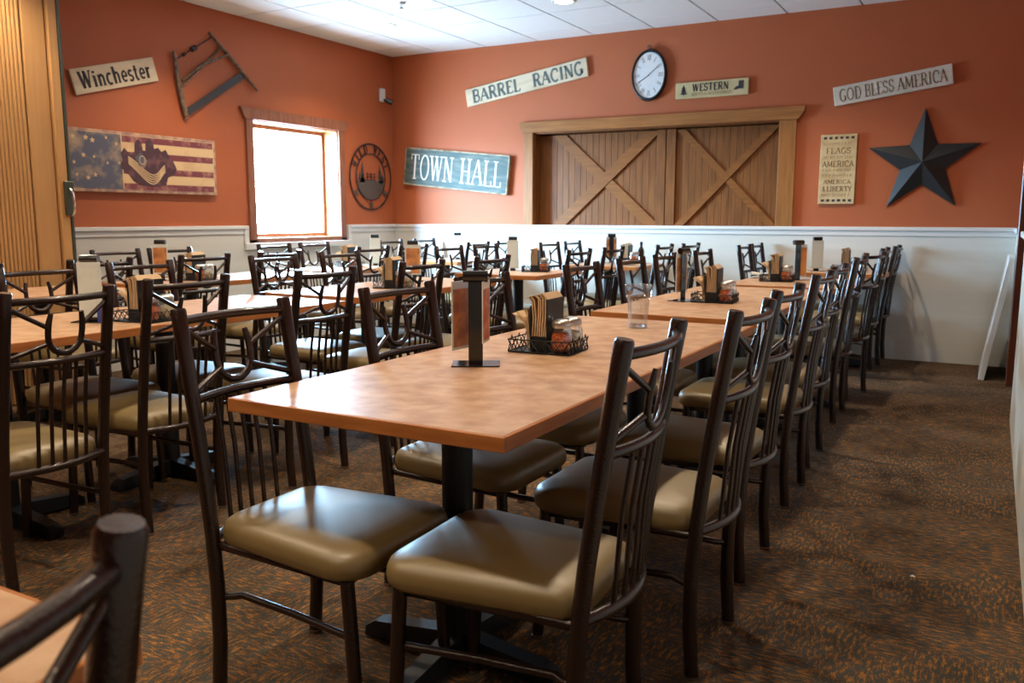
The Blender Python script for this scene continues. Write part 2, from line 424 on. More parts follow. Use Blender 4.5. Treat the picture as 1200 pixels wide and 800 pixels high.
# dark casing round the doorway in the right wall
dw = MB()
dw.bbox(XR-0.03, XR+0.17, 6.95, 7.05, 0, 2.16, 0.004)
dw.bbox(XR-0.012, XR+0.17, 5.77, 5.86, 0, 2.16, 0.004)
dw.bbox(XR-0.03, XR+0.17, 5.86, 6.95, 2.07, 2.16, 0.004)
struct('trim_7', dw, M['brownjamb'])

# left window: casing, sash, panes
win = struct('window_1', MB().box(XL-0.21, XL-0.17, WY0, WY1, WZ0, WZ0+0.05).box(XL-0.21, XL-0.17, WY0, WY1, WZ1-0.05, WZ1)
             .box(XL-0.21, XL-0.17, WY0, WY0+0.05, WZ0+0.05, WZ1-0.05).box(XL-0.21, XL-0.17, WY1-0.05, WY1, WZ0+0.05, WZ1-0.05), M['woodred'])
lin = MB()
lin.box(XL-0.17, XL, WY0-0.001, WY0+0.012, WZ0, WZ1).box(XL-0.17, XL, WY1-0.012, WY1+0.001, WZ0, WZ1)
lin.box(XL-0.17, XL, WY0, WY1, WZ1-0.012, WZ1+0.001).box(XL-0.17, XL+0.02, WY0, WY1, WZ0-0.001, WZ0+0.012)
obj('window_reveal', lin, M['woodframeh'], win)
cas = MB()
cas.bbox(XL, XL+0.022, WY0-0.085, WY0, 0.955, WZ1+0.005, 0.003)
cas.bbox(XL, XL+0.022, WY1, WY1+0.085, 0.955, WZ1+0.005, 0.003)
cas.bbox(XL, XL+0.022, WY0-0.085, WY1+0.085, 0.955, WZ0, 0.003)
obj('window_casing', cas, M['woodred'], win)
hd = MB().prism([(WY0-0.10, WZ1), (WY1+0.10, WZ1), (WY1+0.155, WZ1+0.10), (WY0-0.155, WZ1+0.10)], 0, 0.03,
                Matrix(((0, 0, 1, XL), (1, 0, 0, 0), (0, 1, 0, 0), (0, 0, 0, 1))))
obj('window_header', hd, M['woodred'], win)
mu = MB()
for k in (1, 2, 3):
    z = WZ0+0.05+(WZ1-WZ0-0.1)*k/4
    mu.box(XL-0.196, XL-0.184, WY0+0.05, WY1-0.05, z-0.006, z+0.006)
obj('muntin', mu, M['whiteplastic'], win)
gl = MB().box(XL-0.192, XL-0.188, WY0+0.05, WY1-0.05, WZ0+0.05, WZ1-0.05)
gm = bpy.data.materials.new('window_glass')
nt, N, L, b = nodes_of(gm)
N.remove(b)
tr = N.new('ShaderNodeBsdfTransparent'); go = N.new('ShaderNodeBsdfGlossy'); go.inputs['Roughness'].default_value = 0.02
mxs = N.new('ShaderNodeMixShader'); mxs.inputs[0].default_value = 0.06
L.new(tr.outputs[0], mxs.inputs[1]); L.new(go.outputs[0], mxs.inputs[2]); L.new(mxs.outputs[0], N['Material Output'].inputs[0])
obj('window_pane', gl, gm, win)

# shutters in the back wall opening
fr = MB()
fr.bbox(BX0-0.105, BX0, YB-0.03, YB, ZW, BZ1+0.01, 0.003)
fr.bbox(BX1, BX1+0.145, YB-0.03, YB, ZW, BZ1+0.01, 0.003)
frame = struct('trim_8', fr, M['woodframe'])
hd = MB().prism([(BX0-0.115, BZ1), (BX1+0.16, BZ1), (BX1+0.21, BZ1+0.075), (BX1+0.21, BZ1+0.105), (BX0-0.15, BZ1+0.105), (BX0-0.15, BZ1+0.075)], 0, 0.045,
                Matrix(((1, 0, 0, 0), (0, 0, -1, YB), (0, 1, 0, 0), (0, 0, 0, 1))))
obj('header_board', hd, M['woodframeh'], frame)
rv = MB().box(BX0, BX0+0.012, YB, YB+0.2, ZW, BZ1).box(BX1-0.012, BX1, YB, YB+0.2, ZW, BZ1).box(BX0, BX1, YB, YB+0.2, BZ1-0.012, BZ1)
obj('opening_lining', rv, M['wood'], frame)
SY = YB+0.10
def shutter(n, x0, x1, bx0, bx1):
    d = struct('door_%d' % n, MB().box(x0, x1, SY+0.022, SY+0.04, ZW, BZ1-0.02), M['slatdark'])
    k = int(round((x1-x0)/0.066)); pw = (x1-x0)/k
    me = MB().bbox(-pw/2+0.0008, pw/2-0.0008, 0, 0.012, ZW+0.002, BZ1-0.022, 0.0016).mesh('plank', M['wood'])
    for i in range(k):
        obj('plank', me, None, d, (x0+pw*(i+0.5), SY+0.010, 0))
    hz = BZ1-0.03-ZW
    for s in (1, -1):
        e = 0.052/math.sin(math.atan2(hz, bx1-bx0))
        th = 0.022 if s > 0 else 0.016
        xa_, xb_ = (bx0, bx1) if s > 0 else (bx1, bx0)
        pts = [(xa_-e, ZW+0.001), (xa_+e, ZW+0.001), (xb_+e, ZW+hz), (xb_-e, ZW+hz)]
        pts = [(min(max(px, x0+0.004), x1-0.004), pz) for px, pz in pts]
        br = MB().prism(pts, 0, th, Matrix(((1, 0, 0, 0), (0, 0, -1, SY+0.0099), (0, 1, 0, 0), (0, 0, 0, 1))))
        obj('brace', br, M['woodh'], d)
    return d
d1 = shutter(1, BX0+0.013, -2.68, -3.90, -2.90)
obj('stile', MB().bbox(-2.865, -2.775, SY-0.012, SY+0.010, ZW+0.001, BZ1-0.02, 0.002), M['wood'], d1)
d2 = shutter(2, -2.68, BX1-0.013, -2.66, -1.73)
obj('stile', MB().bbox(-2.765, -2.675, SY-0.014, SY+0.009, ZW+0.001, BZ1-0.02, 0.002), M['wood'], d2)

# slatted folding partition parked by the left wall
PX = -5.35
part = thing('folding_partition', 'golden oak slatted folding partition parked at the left edge', 'partition', (PX, 3.6, 0))
obj('backing', MB().box(-0.10, -0.016, -2.6, -0.26, 0.01, 2.90), M['slatdark'], part)
sl = MB().tube([(0, 0, 0.01), (0, 0, 2.90)], 0.0115, 8, smooth=True).mesh('slat', M['slat'])
for k in range(60):
    obj('slat', sl, None, part, (-0.006, -0.285-k*0.026, 0))
obj('end_stile', MB().bbox(-0.10, 0.0, -0.26, -0.11, 0.01, 2.90, 0.004), M['slat'], part)
obj('end_post', MB().bbox(-0.10, 0.018, -0.10, -0.035, 0.01, 2.90, 0.006), M['slat'], part)
obj('steel_jamb', MB().bbox(-0.10, 0.020, -0.033, -0.012, 0.01, 2.90, 0.003), M['steel'], part)
la = obj('latch', MB().bbox(0.018, 0.045, -0.075, -0.015, 1.20, 1.42, 0.004), M['steel'], part)
obj('latch_handle', MB().tube([(0.045, -0.045, 1.37), (0.075, -0.045, 1.34), (0.075, -0.045, 1.22), (0.045, -0.045, 1.19)], 0.009, 8), M['glide'], la)

# leaning white board at the right wall
lb = MB()
xa = Matrix.Translation((-0.005, 0, 0.003)) @ Matrix.Rotation(math.atan2(0.135, 0.90), 4, 'Y')
lb.bbox(-0.02, 0.02, 7.12, 7.76, 0.0, 0.915, 0.003, xa)
tag(obj('leaning_board', lb, M['whitetrim']), 'white painted board leaning against the right wall by the doorway', 'board')

# recessed ceiling lights
first = None
disc = MB().lathe([(0.001, 0.0), (0.075, 0.0)], 24, close=False).mesh('lens', M['can_lens'])
ringm = MB().lathe([(0.075, 0.002), (0.078, -0.006), (0.095, -0.007), (0.100, 0.0)], 28, close=False).mesh('trim_ring', M['whiteplastic'])
can_labels = {(-5.0, 6.57): 'round lit recessed light in the ceiling near the far left corner',
              (-3.19, 6.57): 'round lit recessed light in the ceiling above the shutter opening, cut by the top edge'}
for (x, y) in can_spots:
    lab = can_labels.get((x, y), 'round recessed ceiling light %s %s' % ({-5.0: 'over the window side', -3.19: 'over the middle tables', -1.38: 'over the right row'}[x], {6.57: 'by the back wall', 4.76: 'one light in from the back wall', 2.94: 'two lights in from the back wall', 1.13: 'beside the camera', -0.7: 'behind the camera'}[y]))
    t = thing('recessed_light', lab, 'light', (x, y, ZC-0.001), 0, 'recessed ceiling lights')
    obj('trim_ring', ringm, None, t)
    obj('lens', disc, None, t, (0, 0, 0))
    lm = can_lamp(x, y, ZC-0.02)
sp = thing('sprinkler_head', 'small metal fire sprinkler head hanging from the ceiling tiles', 'sprinkler', (-4.37, 5.96, ZC))
obj('escutcheon', MB().lathe([(0.035, 0), (0.033, -0.006), (0.012, -0.008)], 16), M['glide'], sp)
obj('deflector', MB().tube([(0, 0, -0.008), (0, 0, -0.04)], 0.008, 8).lathe([(0.018, -0.040), (0.018, -0.043)], 12), M['glide'], sp)

# ------------------------------------------------------------------ lettering
def arc(cx, cy, rx, ry, a0, a1, n=8):
    return [(cx+rx*math.cos(math.radians(a0+(a1-a0)*i/n)), cy+ry*math.sin(math.radians(a0+(a1-a0)*i/n))) for i in range(n+1)]
K, H_ = 0.16, 0.075     # thick and thin strokes
G = {
 'A': (.80, [([(.06, 0), (.40, 1)], H_), ([(.40, 1), (.74, 0)], K), ([(.17, .34), (.62, .34)], H_)], [(.06, 0), (.74, 0)]),
 'B': (.74, [([(.18, 0), (.18, 1)], K), ([(.18, 1), (.42, 1)]+arc(.42, .76, .20, .24, 90, -90)+[(.18, .52)], .11), ([(.42, .52)]+arc(.42, .26, .25, .26, 90, -90)+[(.18, 0)], .11)], [(.14, 0), (.14, 1)]),
 'C': (.78, [(arc(.44, .5, .34, .5, 50, 310, 14), .13), ([(.66, .88), (.70, .68)], H_)], []),
 'D': (.80, [([(.18, 0), (.18, 1)], K), ([(.18, 1), (.36, 1)]+arc(.36, .5, .34, .5, 90, -90, 10)+[(.18, 0)], .11)], [(.14, 0), (.14, 1)]),
 'E': (.68, [([(.18, 0), (.18, 1)], K), ([(.18, 1), (.60, 1), (.60, .84)], H_), ([(.18, .52), (.48, .52)], H_), ([(.18, 0), (.62, 0), (.62, .18)], H_)], [(.14, 0), (.14, 1)]),
 'F': (.66, [([(.18, 0), (.18, 1)], K), ([(.18, 1), (.60, 1), (.60, .82)], H_), ([(.18, .52), (.48, .52)], H_)], [(.18, 0), (.14, 1)]),
 'G': (.82, [(arc(.44, .5, .34, .5, 50, 330, 14), .13), ([(.52, .42), (.76, .42)], H_), ([(.68, .42), (.68, .08)], K)], []),
 'H': (.86, [([(.18, 0), (.18, 1)], K), ([(.68, 0), (.68, 1)], K), ([(.18, .5), (.68, .5)], H_)], [(.18, 0), (.18, 1), (.68, 0), (.68, 1)]),
 'I': (.40, [([(.20, 0), (.20, 1)], K)], [(.20, 0), (.20, 1)]),
 'L': (.66, [([(.18, 0), (.18, 1)], K), ([(.18, 0), (.60, 0), (.60, .20)], H_)], [(.18, 1), (.14, 0)]),
 'M': (1.0, [([(.14, 0), (.16, 1)], H_), ([(.16, 1), (.50, .12)], K), ([(.50, .12), (.84, 1)], H_), ([(.84, 1), (.86, 0)], K)], [(.14, 0), (.86, 0), (.12, 1), (.88, 1)]),
 'N': (.86, [([(.16, 0), (.16, 1)], H_), ([(.16, 1), (.70, 0)], K), ([(.70, 0), (.70, 1)], H_)], [(.16, 0), (.12, 1), (.70, 1)]),
 'O': (.86, [(arc(.43, .5, .34, .5, 0, 360, 20), .12)], []),
 'R': (.80, [([(.18, 0), (.18, 1)], K), ([(.18, 1), (.42, 1)]+arc(.42, .75, .21, .25, 90, -90)+[(.18, .5)], .11), ([(.42, .5), (.68, 0)], K)], [(.16, 0), (.14, 1), (.72, 0)]),
 'S': (.66, [(arc(.33, .74, .22, .26, 30, 270, 10)+arc(.33, .26, .24, .24, 90, -150, 10)[1:], .12), ([(.54, .95), (.54, .76)], H_), ([(.10, .05), (.10, .26)], H_)], []),
 'T': (.78, [([(.39, 0), (.39, 1)], K), ([(.06, .80), (.08, 1), (.70, 1), (.72, .80)], H_)], [(.39, 0)]),
 'W': (1.10, [([(.10, 1), (.34, 0)], K), ([(.34, 0), (.54, 1)], H_), ([(.54, 1), (.76, 0)], K), ([(.76, 0), (.98, 1)], H_)], [(.10, 1), (.54, 1), (.98, 1)]),
 'Y': (.78, [([(.08, 1), (.39, .48)], K), ([(.70, 1), (.39, .48)], H_), ([(.39, .48), (.39, 0)], K)], [(.08, 1), (.70, 1), (.39, 0)]),
 'V': (.80, [([(.08, 1), (.40, 0)], K), ([(.40, 0), (.72, 1)], H_)], [(.08, 1), (.72, 1)]),
 'X': (.80, [([(.10, 1), (.70, 0)], K), ([(.70, 1), (.10, 0)], H_)], [(.10, 1), (.70, 1), (.10, 0), (.70, 0)]),
 '&': (.80, [([(.70, 0), (.26, .70)]+arc(.38, .80, .13, .2, 200, -20, 8)+[(.20, .42)]+arc(.34, .24, .22, .24, 140, 300, 8)+[(.70, .42)], .10)], []),
 'i': (.38, [([(.19, 0), (.19, .64)], K), ([(.19, .80), (.19, .94)], K)], [(.19, 0), (.13, .64)]),
 'n': (.70, [([(.17, 0), (.17, .64)], K), (arc(.35, .44, .18, .20, 170, 0, 8)+[(.53, 0)], .13)], [(.17, 0), (.53, 0), (.13, .64)]),
 'c': (.58, [(arc(.32, .33, .21, .32, 50, 310, 12), .13)], []),
 'h': (.70, [([(.17, 0), (.17, 1)], K), (arc(.35, .44, .18, .20, 170, 0, 8)+[(.53, 0)], .13)], [(.17, 0), (.53, 0), (.13, 1)]),
 'e': (.60, [([(.11, .34), (.52, .34)]+arc(.32, .34, .20, .31, 0, 310, 14), .11)], []),
 's': (.52, [(arc(.26, .48, .15, .16, 30, 270, 8)+arc(.26, .16, .17, .16, 90, -150, 8)[1:], .12)], []),
 't': (.46, [([(.20, .90), (.20, .12), (.28, 0), (.40, .05)], .14), ([(.04, .64), (.38, .64)], H_)], []),
 'r': (.50, [([(.17, 0), (.17, .64)], K), ([(.17, .42), (.30, .62), (.44, .60)], .12)], [(.17, 0), (.13, .64)]),
 ' ': (.45, [], []),
}
def ribbon(mb, pts, wd, place, depth):
    n = len(pts)
    L_, R_ = [], []
    closed = n > 3 and math.hypot(pts[0][0]-pts[-1][0], pts[0][1]-pts[-1][1]) < 1e-6
    for i in range(n):
        a = pts[max(i-1, 0)] if not (closed and i == 0) else pts[-2]
        c = pts[min(i+1, n-1)] if not (closed and i == n-1) else pts[1]
        dx, dy = c[0]-a[0], c[1]-a[1]; l = math.hypot(dx, dy) or 1
        nx, ny = -dy/l, dx/l
        L_.append((pts[i][0]+nx*wd/2, pts[i][1]+ny*wd/2)); R_.append((pts[i][0]-nx*wd/2, pts[i][1]-ny*wd/2))
    vs, fs = [], []
    for i in range(n):
        for (x, y) in (L_[i], R_[i]):
            vs.append(place(x, y, 0)); vs.append(place(x, y, depth))
    for i in range(n-1):
        a, b_ = i*4, (i+1)*4
        fs += [(a+1, a+3, b_+3, b_+1), (a, b_, b_+2, a+2), (a, a+1, b_+1, b_), (a+2, b_+2, b_+3, a+3)]
    fs += [(0, 2, 3, 1), ((n-1)*4, (n-1)*4+1, (n-1)*4+3, (n-1)*4+2)]
    mb.add(vs, fs)
def text_width(s, sx, gap=0.04): return sum(G[c][0]*sx+gap*sx for c in s)-gap*sx
def text(mb, s, cx, cy, height, width, place, depth=0.002, bold=1.0, serif=0.11):
    """centred text in the plane of place(u, v, d)"""
    tw = text_width(s, 1.0)
    sx = width/tw
    x = cx-width/2; y0 = cy-height/2
    for ch in s:
        wd, strokes, ser = G[ch]
        for pts, k in strokes:
            q = [(x+px*sx, y0+py*height) for px, py in pts]
            kk = k*bold*min(height, sx*1.1)
            ribbon(mb, q, kk, place, depth)
        for px, py in ser:
            ribbon(mb, [(x+(px-serif)*sx, y0+py*height*0.97+0.015*height), (x+(px+serif)*sx, y0+py*height*0.97+0.015*height)], 0.06*bold*height, place, depth)
        x += (wd+0.04)*sx
    return mb
def P(u, v, d): return (u, -d, v)          # sign-local: x along, z up, faces -y

def sign(name, label, x, z, L_, h, ang, thick, m, wall='back', cat='sign'):
    """board whose back lies on the wall; local x along the board, local z up, faces -y"""
    if wall == 'back':
        t = thing(name, label, cat, (x, YB-0.004, z))
        t.rotation_euler = (0, -ang, 0)
    else:
        t = thing(name, label, cat, (XL+0.004, x, z))
        t.rotation_mode = 'XYZ'
        t.matrix_world = Matrix.Translation((XL+0.004, x, z)) @ Matrix.Rotation(PI/2, 4, 'Z') @ Matrix.Rotation(-ang, 4, 'Y')
    obj('board', MB().bbox(-L_/2, L_/2, -thick, 0, -h/2, h/2, 0.004), m, t)
    return t
D = math.radians
# BARREL RACING
t = sign('lettered_sign', 'long cream sign reading BARREL RACING, tilted up to the right', -4.238, 2.528, 1.40, 0.178, D(8.7), 0.03, M['signcream'])
mb = MB(); pl = lambda u, v, d: (u, -0.030-d, v)
for w_, u_, l_ in (('BARREL', -0.335, 0.575), ('RACING', 0.375, 0.56)):
    obj('lettering', text(MB(), w_, u_, 0, 0.120, l_, pl, bold=1.4), M['ink'], t)
# TOWN HALL
t = sign('lettered_sign', 'large distressed dark teal sign reading TOWN HALL in white', -5.07, 1.685, 1.31, 0.40, D(-5.9), 0.045, M['signteal'])
mb = MB(); pl = lambda u, v, d: (u, -0.045-d, v)
for w_, u_, l_ in (('TOWN', -0.30, 0.56), ('HALL', 0.325, 0.52)):
    obj('lettering', text(MB(), w_, u_, 0, 0.26, l_, pl, bold=0.68, serif=0.16), M['inkwhite'], t)
for a in ((-0.655, 0.655, 0.188, 0.202), (-0.655, 0.655, -0.202, -0.188)):
    obj('worn_rim', MB().bbox(a[0], a[1], -0.047, -0.002, a[2], a[3], 0.002), M['signedge'], t)
for a in ((-0.660, -0.648), (0.645, 0.660)):
    obj('worn_rim', MB().bbox(a[0], a[1], -0.047, -0.002, -0.2, 0.2, 0.002), M['signedge'], t)
# GOD BLESS AMERICA
t = sign('lettered_sign', 'off-white sign reading GOD BLESS AMERICA above the star', -0.815, 2.262, 0.90, 0.158, D(8.0), 0.025, M['signwhite'])
mb = MB(); pl = lambda u, v, d: (u, -0.025-d, v)
for w_, u_, l_ in (('GOD', -0.320, 0.175), ('BLESS', -0.095, 0.225), ('AMERICA', 0.225, 0.365)):
    obj('lettering', text(MB(), w_, u_, 0, 0.098, l_, pl, bold=0.8), M['inkbrown'], t)
# WESTERN
t = sign('lettered_sign', 'small yellowed sign reading WESTERN beside the clock', -2.318, 2.342, 0.67, 0.145, D(0.4), 0.025, M['signgreen'])
mb = MB(); pl = lambda u, v, d: (u, -0.025-d, v)
text(mb, 'WESTERN', -0.010, 0.020, 0.064, 0.335, pl, bold=1.25, serif=0.02)
obj('lettering', mb, M['inkdark'], t)
mb = MB(); text(mb, 'BOOTS & ACCESSORIES', 0.0, -0.038, 0.026, 0.37, pl, bold=0.8, serif=0.02)
obj('small_lettering', mb, M['inkfaint'], t)
mb = MB()
X2 = Matrix(((1, 0, 0, 0), (0, 0, -1, -0.025), (0, 1, 0, 0), (0, 0, 0, 1)))
for k, (wd, zz) in enumerate(((0.034, -0.034), (0.027, -0.010), (0.018, 0.012))):
    mb.prism([(-0.258-wd, zz), (-0.258+wd, zz), (-0.258, zz+0.040)], 0, 0.002, X2)
mb.prism([(-0.262, -0.045), (-0.254, -0.045), (-0.254, -0.028), (-0.262, -0.028)], 0, 0.002, X2)
obj('tree_emblem', mb, M['inkdark'], t)
mb = MB().prism([(0.205, -0.018), (0.288, -0.018), (0.290, 0.052), (0.246, 0.050), (0.246, 0.010), (0.220, 0.000)], 0, 0.002, X2)
mb.prism([(0.200, -0.024), (0.240, -0.024), (0.240, -0.018), (0.200, -0.018)], 0, 0.002, X2)
obj('boot_emblem', mb, M['inkdark'], t)
# tall plaque
t = sign('lettered_plaque', 'tall narrow tan plaque of small patriotic text between shutters and star', -1.20, 1.598, 0.293, 0.585, 0, 0.025, M['signtan'], cat='plaque')
mb = MB(); pl = lambda u, v, d: (u, -0.025-d, v)
for s_, v, hh, ww in (('FLAGS', 0.155, 0.048, 0.20), ('AMERICA', 0.045, 0.048, 0.255), ('AMERICA', -0.105, 0.032, 0.22), ('&', -0.165, 0.042, 0.03), ('LIBERTY', -0.165, 0.042, 0.205)):
    obj('lettering', text(MB(), s_, {'&': -0.105, 'LIBERTY': 0.02}.get(s_, 0), v, hh, ww, pl, bold=0.8), M['inkbrown'], t)
mb = MB(); rr = random.Random(3)
for v, hh in ((0.215, 0.026), (0.100, 0.030), (-0.005, 0.024), (-0.050, 0.030), (-0.215, 0.034)):
    u = -0.12
    while u < 0.11:
        ln = rr.uniform(0.006, 0.014)
        ribbon(mb, [(u, v-hh/2), (u+ln*0.5, v+hh/2)], 0.003, pl, 0.0015)
        ribbon(mb, [(u, v), (u+ln, v)], 0.003, pl, 0.0015)
        u += ln+rr.choice((0.006, 0.006, 0.016))
obj('small_lettering', mb, M['inkfaint'], t)
mb = MB()
for v in (0.262, -0.262):
    for k in range(6):
        u = -0.11+k*0.044
        mb.prism([(u-0.012, v-0.010), (u+0.012, v-0.010), (u+0.012, v+0.010), (u-0.012, v+0.010)], 0, 0.002, X2)
obj('checker_border', mb, M['inkdark'], t)
# left wall cream sign
t = sign('lettered_sign', 'cream board sign with black old-style lettering at upper left, tilted upward', 4.385, 2.25, 0.75, 0.182, D(15.3), 0.025, M['signcream'], 'left')
mb = MB(); pl = lambda u, v, d: (u, -0.025-d, v)
text(mb, 'Winchester', 0.0, 0.004, 0.118, 0.64, pl, bold=1.3)
obj('lettering', mb, M['inkdark'], t)

# patriotic picture on the left wall (generic faded flag scene)
t = sign('wall_picture', 'wide faded flag picture with dark figures on the left wall', 4.61, 1.605, 1.38, 0.46, 0, 0.035, M['flagborder'], 'left', 'picture')
Q = Matrix(((1, 0, 0, 0), (0, 0, -1, -0.035), (0, 1, 0, 0), (0, 0, 0, 1)))
def rect(mb, u0, u1, v0, v1, d0=0.0, d1=0.0015): return mb.prism([(u0, v0), (u1, v0), (u1, v1), (u0, v1)], d0, d1, Q)
obj('stripe_field', rect(MB(), -0.23, 0.665, -0.205, 0.205), M['flagcream'], t)
obj('star_field', rect(MB(), -0.675, -0.23, -0.205, 0.205), M['flagblue'], t)
for k, v in enumerate((0.178, 0.058, -0.062, -0.182)):
    obj('stripe', rect(MB(), -0.22, 0.655, v-0.024, v+0.024, 0.0015, 0.003), M['flagred'], t)
rr = random.Random(5)
for k in range(13):
    cu, cv = -0.63+0.09*(k % 5)+rr.uniform(-.02, .02), 0.15-0.14*(k//5)+rr.uniform(-.03, .03)
    R0 = rr.uniform(0.014, 0.024)
    smb = MB().prism([(cu+(R0 if i % 2 == 0 else R0*0.42)*math.sin(i*PI/5), cv+(R0 if i % 2 == 0 else R0*0.42)*math.cos(i*PI/5)) for i in range(10)], 0.0015, 0.003, Q)
    obj('star_print', smb, M['flagcream'], t)
fg = MB()
out = [(-0.19, -0.04), (-0.17, 0.02), (-0.18, 0.07), (-0.15, 0.11), (-0.12, 0.08), (-0.09, 0.06), (-0.06, 0.09), (-0.055, 0.16), (-0.02, 0.185), (0.01, 0.155), (0.015, 0.10), (0.04, 0.10), (0.045, 0.17), (0.08, 0.195), (0.115, 0.17), (0.12, 0.12), (0.16, 0.13), (0.19, 0.10), (0.23, 0.12), (0.26, 0.07), (0.30, 0.03), (0.33, -0.03), (0.30, -0.08), (0.24, -0.10), (0.22, -0.16), (0.12, -0.18), (0.0, -0.17), (-0.08, -0.14), (-0.12, -0.09)]
fg.prism([(u-0.055, v) for u, v in out], 0.003, 0.0045, Q)
obj('figure_group', fg, M['flagdark'], t)
mini = MB()
for k in range(5):
    pts = []
    for i in range(13):
        f_ = i/12.0
        u = -0.175+0.335*f_
        v = 0.045-0.115*math.sin(PI*min(1.0, f_*1.05)*0.80)+0.020*math.sin(6.5*f_)-k*0.0165*(0.75+0.35*math.sin(PI*f_))
        if f_ > 0.72: v += (f_-0.72)*0.05
        pts.append((u, v))
    ribbon(mini, pts, 0.0080, lambda u, v, d: (u, -0.0395-d, v), 0.0012)
obj('carried_flag_stripes', mini, M['flagcream'], t)
mc = MB().prism([(-0.115, 0.045), (-0.06, 0.085), (0.0, 0.02), (-0.035, -0.035), (-0.08, -0.02)], 0.0045, 0.0058, Q)
obj('carried_flag_canton', mc, M['flagblue'], t)
mc = MB(); ribbon(mc, arc(-0.05, 0.025, 0.026, 0.032, 0, 360, 16), 0.005, lambda u, v, d: (u, -0.041-d, v), 0.001)
obj('ring_of_stars', mc, M['flagcream'], t)

# five-pointed tin star
def star():
    mb = MB(); R0, R1, dp = 0.438, 0.177, 0.085
    pts = []
    for i in range(10):
        a = PI/2+i*PI/5; r = R0 if i % 2 == 0 else R1
        pts.append((r*math.cos(a), -0.012, r*math.sin(a)))
    apex = (0, -dp, 0)
    for i in range(10):
        a, b_ = pts[i], pts[(i+1) % 10]
        mb.add([a, b_, apex, (a[0], 0, a[2]), (b_[0], 0, b_[2])], [(0, 1, 2), (0, 3, 4, 1)])
    mb.add([(p[0], 0, p[2]) for p in pts], [tuple(range(10))])
    return mb
so = obj('barn_star', star(), M['starm'], None, (-0.545, YB-0.004, 1.637), (0, D(-0.6), 0))
tag(so, 'large dark slate five-pointed metal barn star on the orange wall', 'star')

# oval clock
t = thing('wall_clock', 'oval white wall clock with charcoal rim and roman numerals', 'clock', (-2.915, YB-0.002, 2.505))
rim = MB()
prof = [(1.0, 0.0), (1.03, 0.02), (1.0, 0.044), (0.95, 0.048), (0.91, 0.042), (0.90, 0.030)]
XC = Matrix(((1, 0, 0, 0), (0, 0, -1, 0), (0, 1, 0, 0), (0, 0, 0, 1)))
rim.lathe([(r*0.168, z) for r, z in prof], 40, 1.0, 1.37, XC, close=False)
obj('rim', rim, M['clockrim'], t)
obj('face', MB().lathe([(0.0001, 0.030), (0.153, 0.030)], 40, 1.0, 1.37, XC, close=False).lathe([(0.16, 0.0), (0.16, 0.01)], 30, 1, 1.37, XC), M['clockface'], t)
num = MB(); NUM = {12: 'XII', 1: 'I', 2: 'II', 3: 'III', 4: 'IV', 5: 'V', 6: 'VI', 7: 'VII', 8: 'VIII', 9: 'IX', 10: 'X', 11: 'XI'}
for h_, s_ in NUM.items():
    a = D(90-30*h_); cx, cy = 0.116*math.cos(a), 0.116*1.37*math.sin(a)
    rot = a-PI/2
    def plc(u, v, d, cx=cx, cy=cy, rot=rot): return (cx+u*math.cos(rot)-v*math.sin(rot), -0.0305-d, cy+u*math.sin(rot)+v*math.cos(rot))
    text(num, s_, 0, 0, 0.046, 0.013*len(s_), plc, 0.0008, bold=0.6)
obj('numerals', num, M['inkdark'], t)
hn = MB(); plh = lambda u, v, d: (u, -0.0325-d, v)
ribbon(hn, [(-0.012, -0.008), (-0.10, -0.060)], 0.006, plh, 0.001)
ribbon(hn, [(-0.02, -0.012), (0.085, 0.070)], 0.005, plh, 0.001)
hn.lathe([(0.007, 0.0325), (0.007, 0.036)], 12, xf=XC)
obj('hands', hn, M['inkdark'], t)
obj('hook', MB().tube([(0.016*math.sin(a/12*2*PI), -0.03, 0.252+0.016*math.cos(a/12*2*PI)) for a in range(13)], 0.004, 6).tube([(0, -0.03, 0.225), (0, -0.03, 0.240)], 0.008, 8), M['clockrim'], t)

# round cut-metal ring sign on the left wall
LW = Matrix(((0, 0, 1, 0), (1, 0, 0, 0), (0, 1, 0, 0), (0, 0, 0, 1)))     # (u,v,d) -> (x=d, y=u, z=v)
t = thing('cut_metal_sign', 'round cut-metal sign reading WILD WEST beside the window', 'sign', (XL+0.012, 7.447, 1.618))
def circ(R0, wd, n=48):
    mb = MB(); ribbon(mb, arc(0, 0, R0, R0, 0, 360, n), wd, lambda u, v, d: (d, u, v), 0.004); return mb
obj('outer_ring', circ(0.348, 0.018), M['rust'], t)
obj('inner_ring', circ(0.245, 0.014), M['rust'], t)
for w_, off in (('WILD', 0), ('WEST', 5)):
    mb = MB()
    for i, ch in enumerate(w_):
        a = D(90+64-(i+off)*16.0)
        cx, cy = 0.297*math.cos(a), 0.297*math.sin(a); rot = a-PI/2
        def plc(u, v, d, cx=cx, cy=cy, rot=rot): return (d, cx+u*math.cos(rot)-v*math.sin(rot), cy+u*math.sin(rot)+v*math.cos(rot))
        text(mb, ch, 0, 0, 0.088, 0.062 if ch != 'I' else 0.03, plc, 0.004, bold=1.1)
    obj('lettering', mb, M['rust'], t)
mb = MB()
seg = [(0.243*math.cos(D(a)), 0.243*math.sin(D(a))) for a in range(200, 341, 10)]
mb.prism(seg+[(0.20, -0.02), (0.12, -0.05), (0.03, -0.02), (-0.06, -0.04), (-0.15, 0.0)], 0, 0.003, LW)
for cx, hh in ((-0.14, 0.20), (-0.185, 0.10), (0.155, 0.17), (0.195, 0.09)):
    for k in range(3):
        mb.prism([(cx-0.042+k*0.010, -0.06+k*hh*0.30), (cx+0.042-k*0.010, -0.06+k*hh*0.30), (cx, -0.06+k*hh*0.30+hh*0.5)], 0, 0.003, LW)
obj('forest_scene', mb, M['ringgrey'], t)
fen = MB(); pf = lambda u, v, d: (d, u, v)
for v in (0.03, 0.0): ribbon(fen, [(-0.08, v), (0.10, v)], 0.006, pf, 0.003)
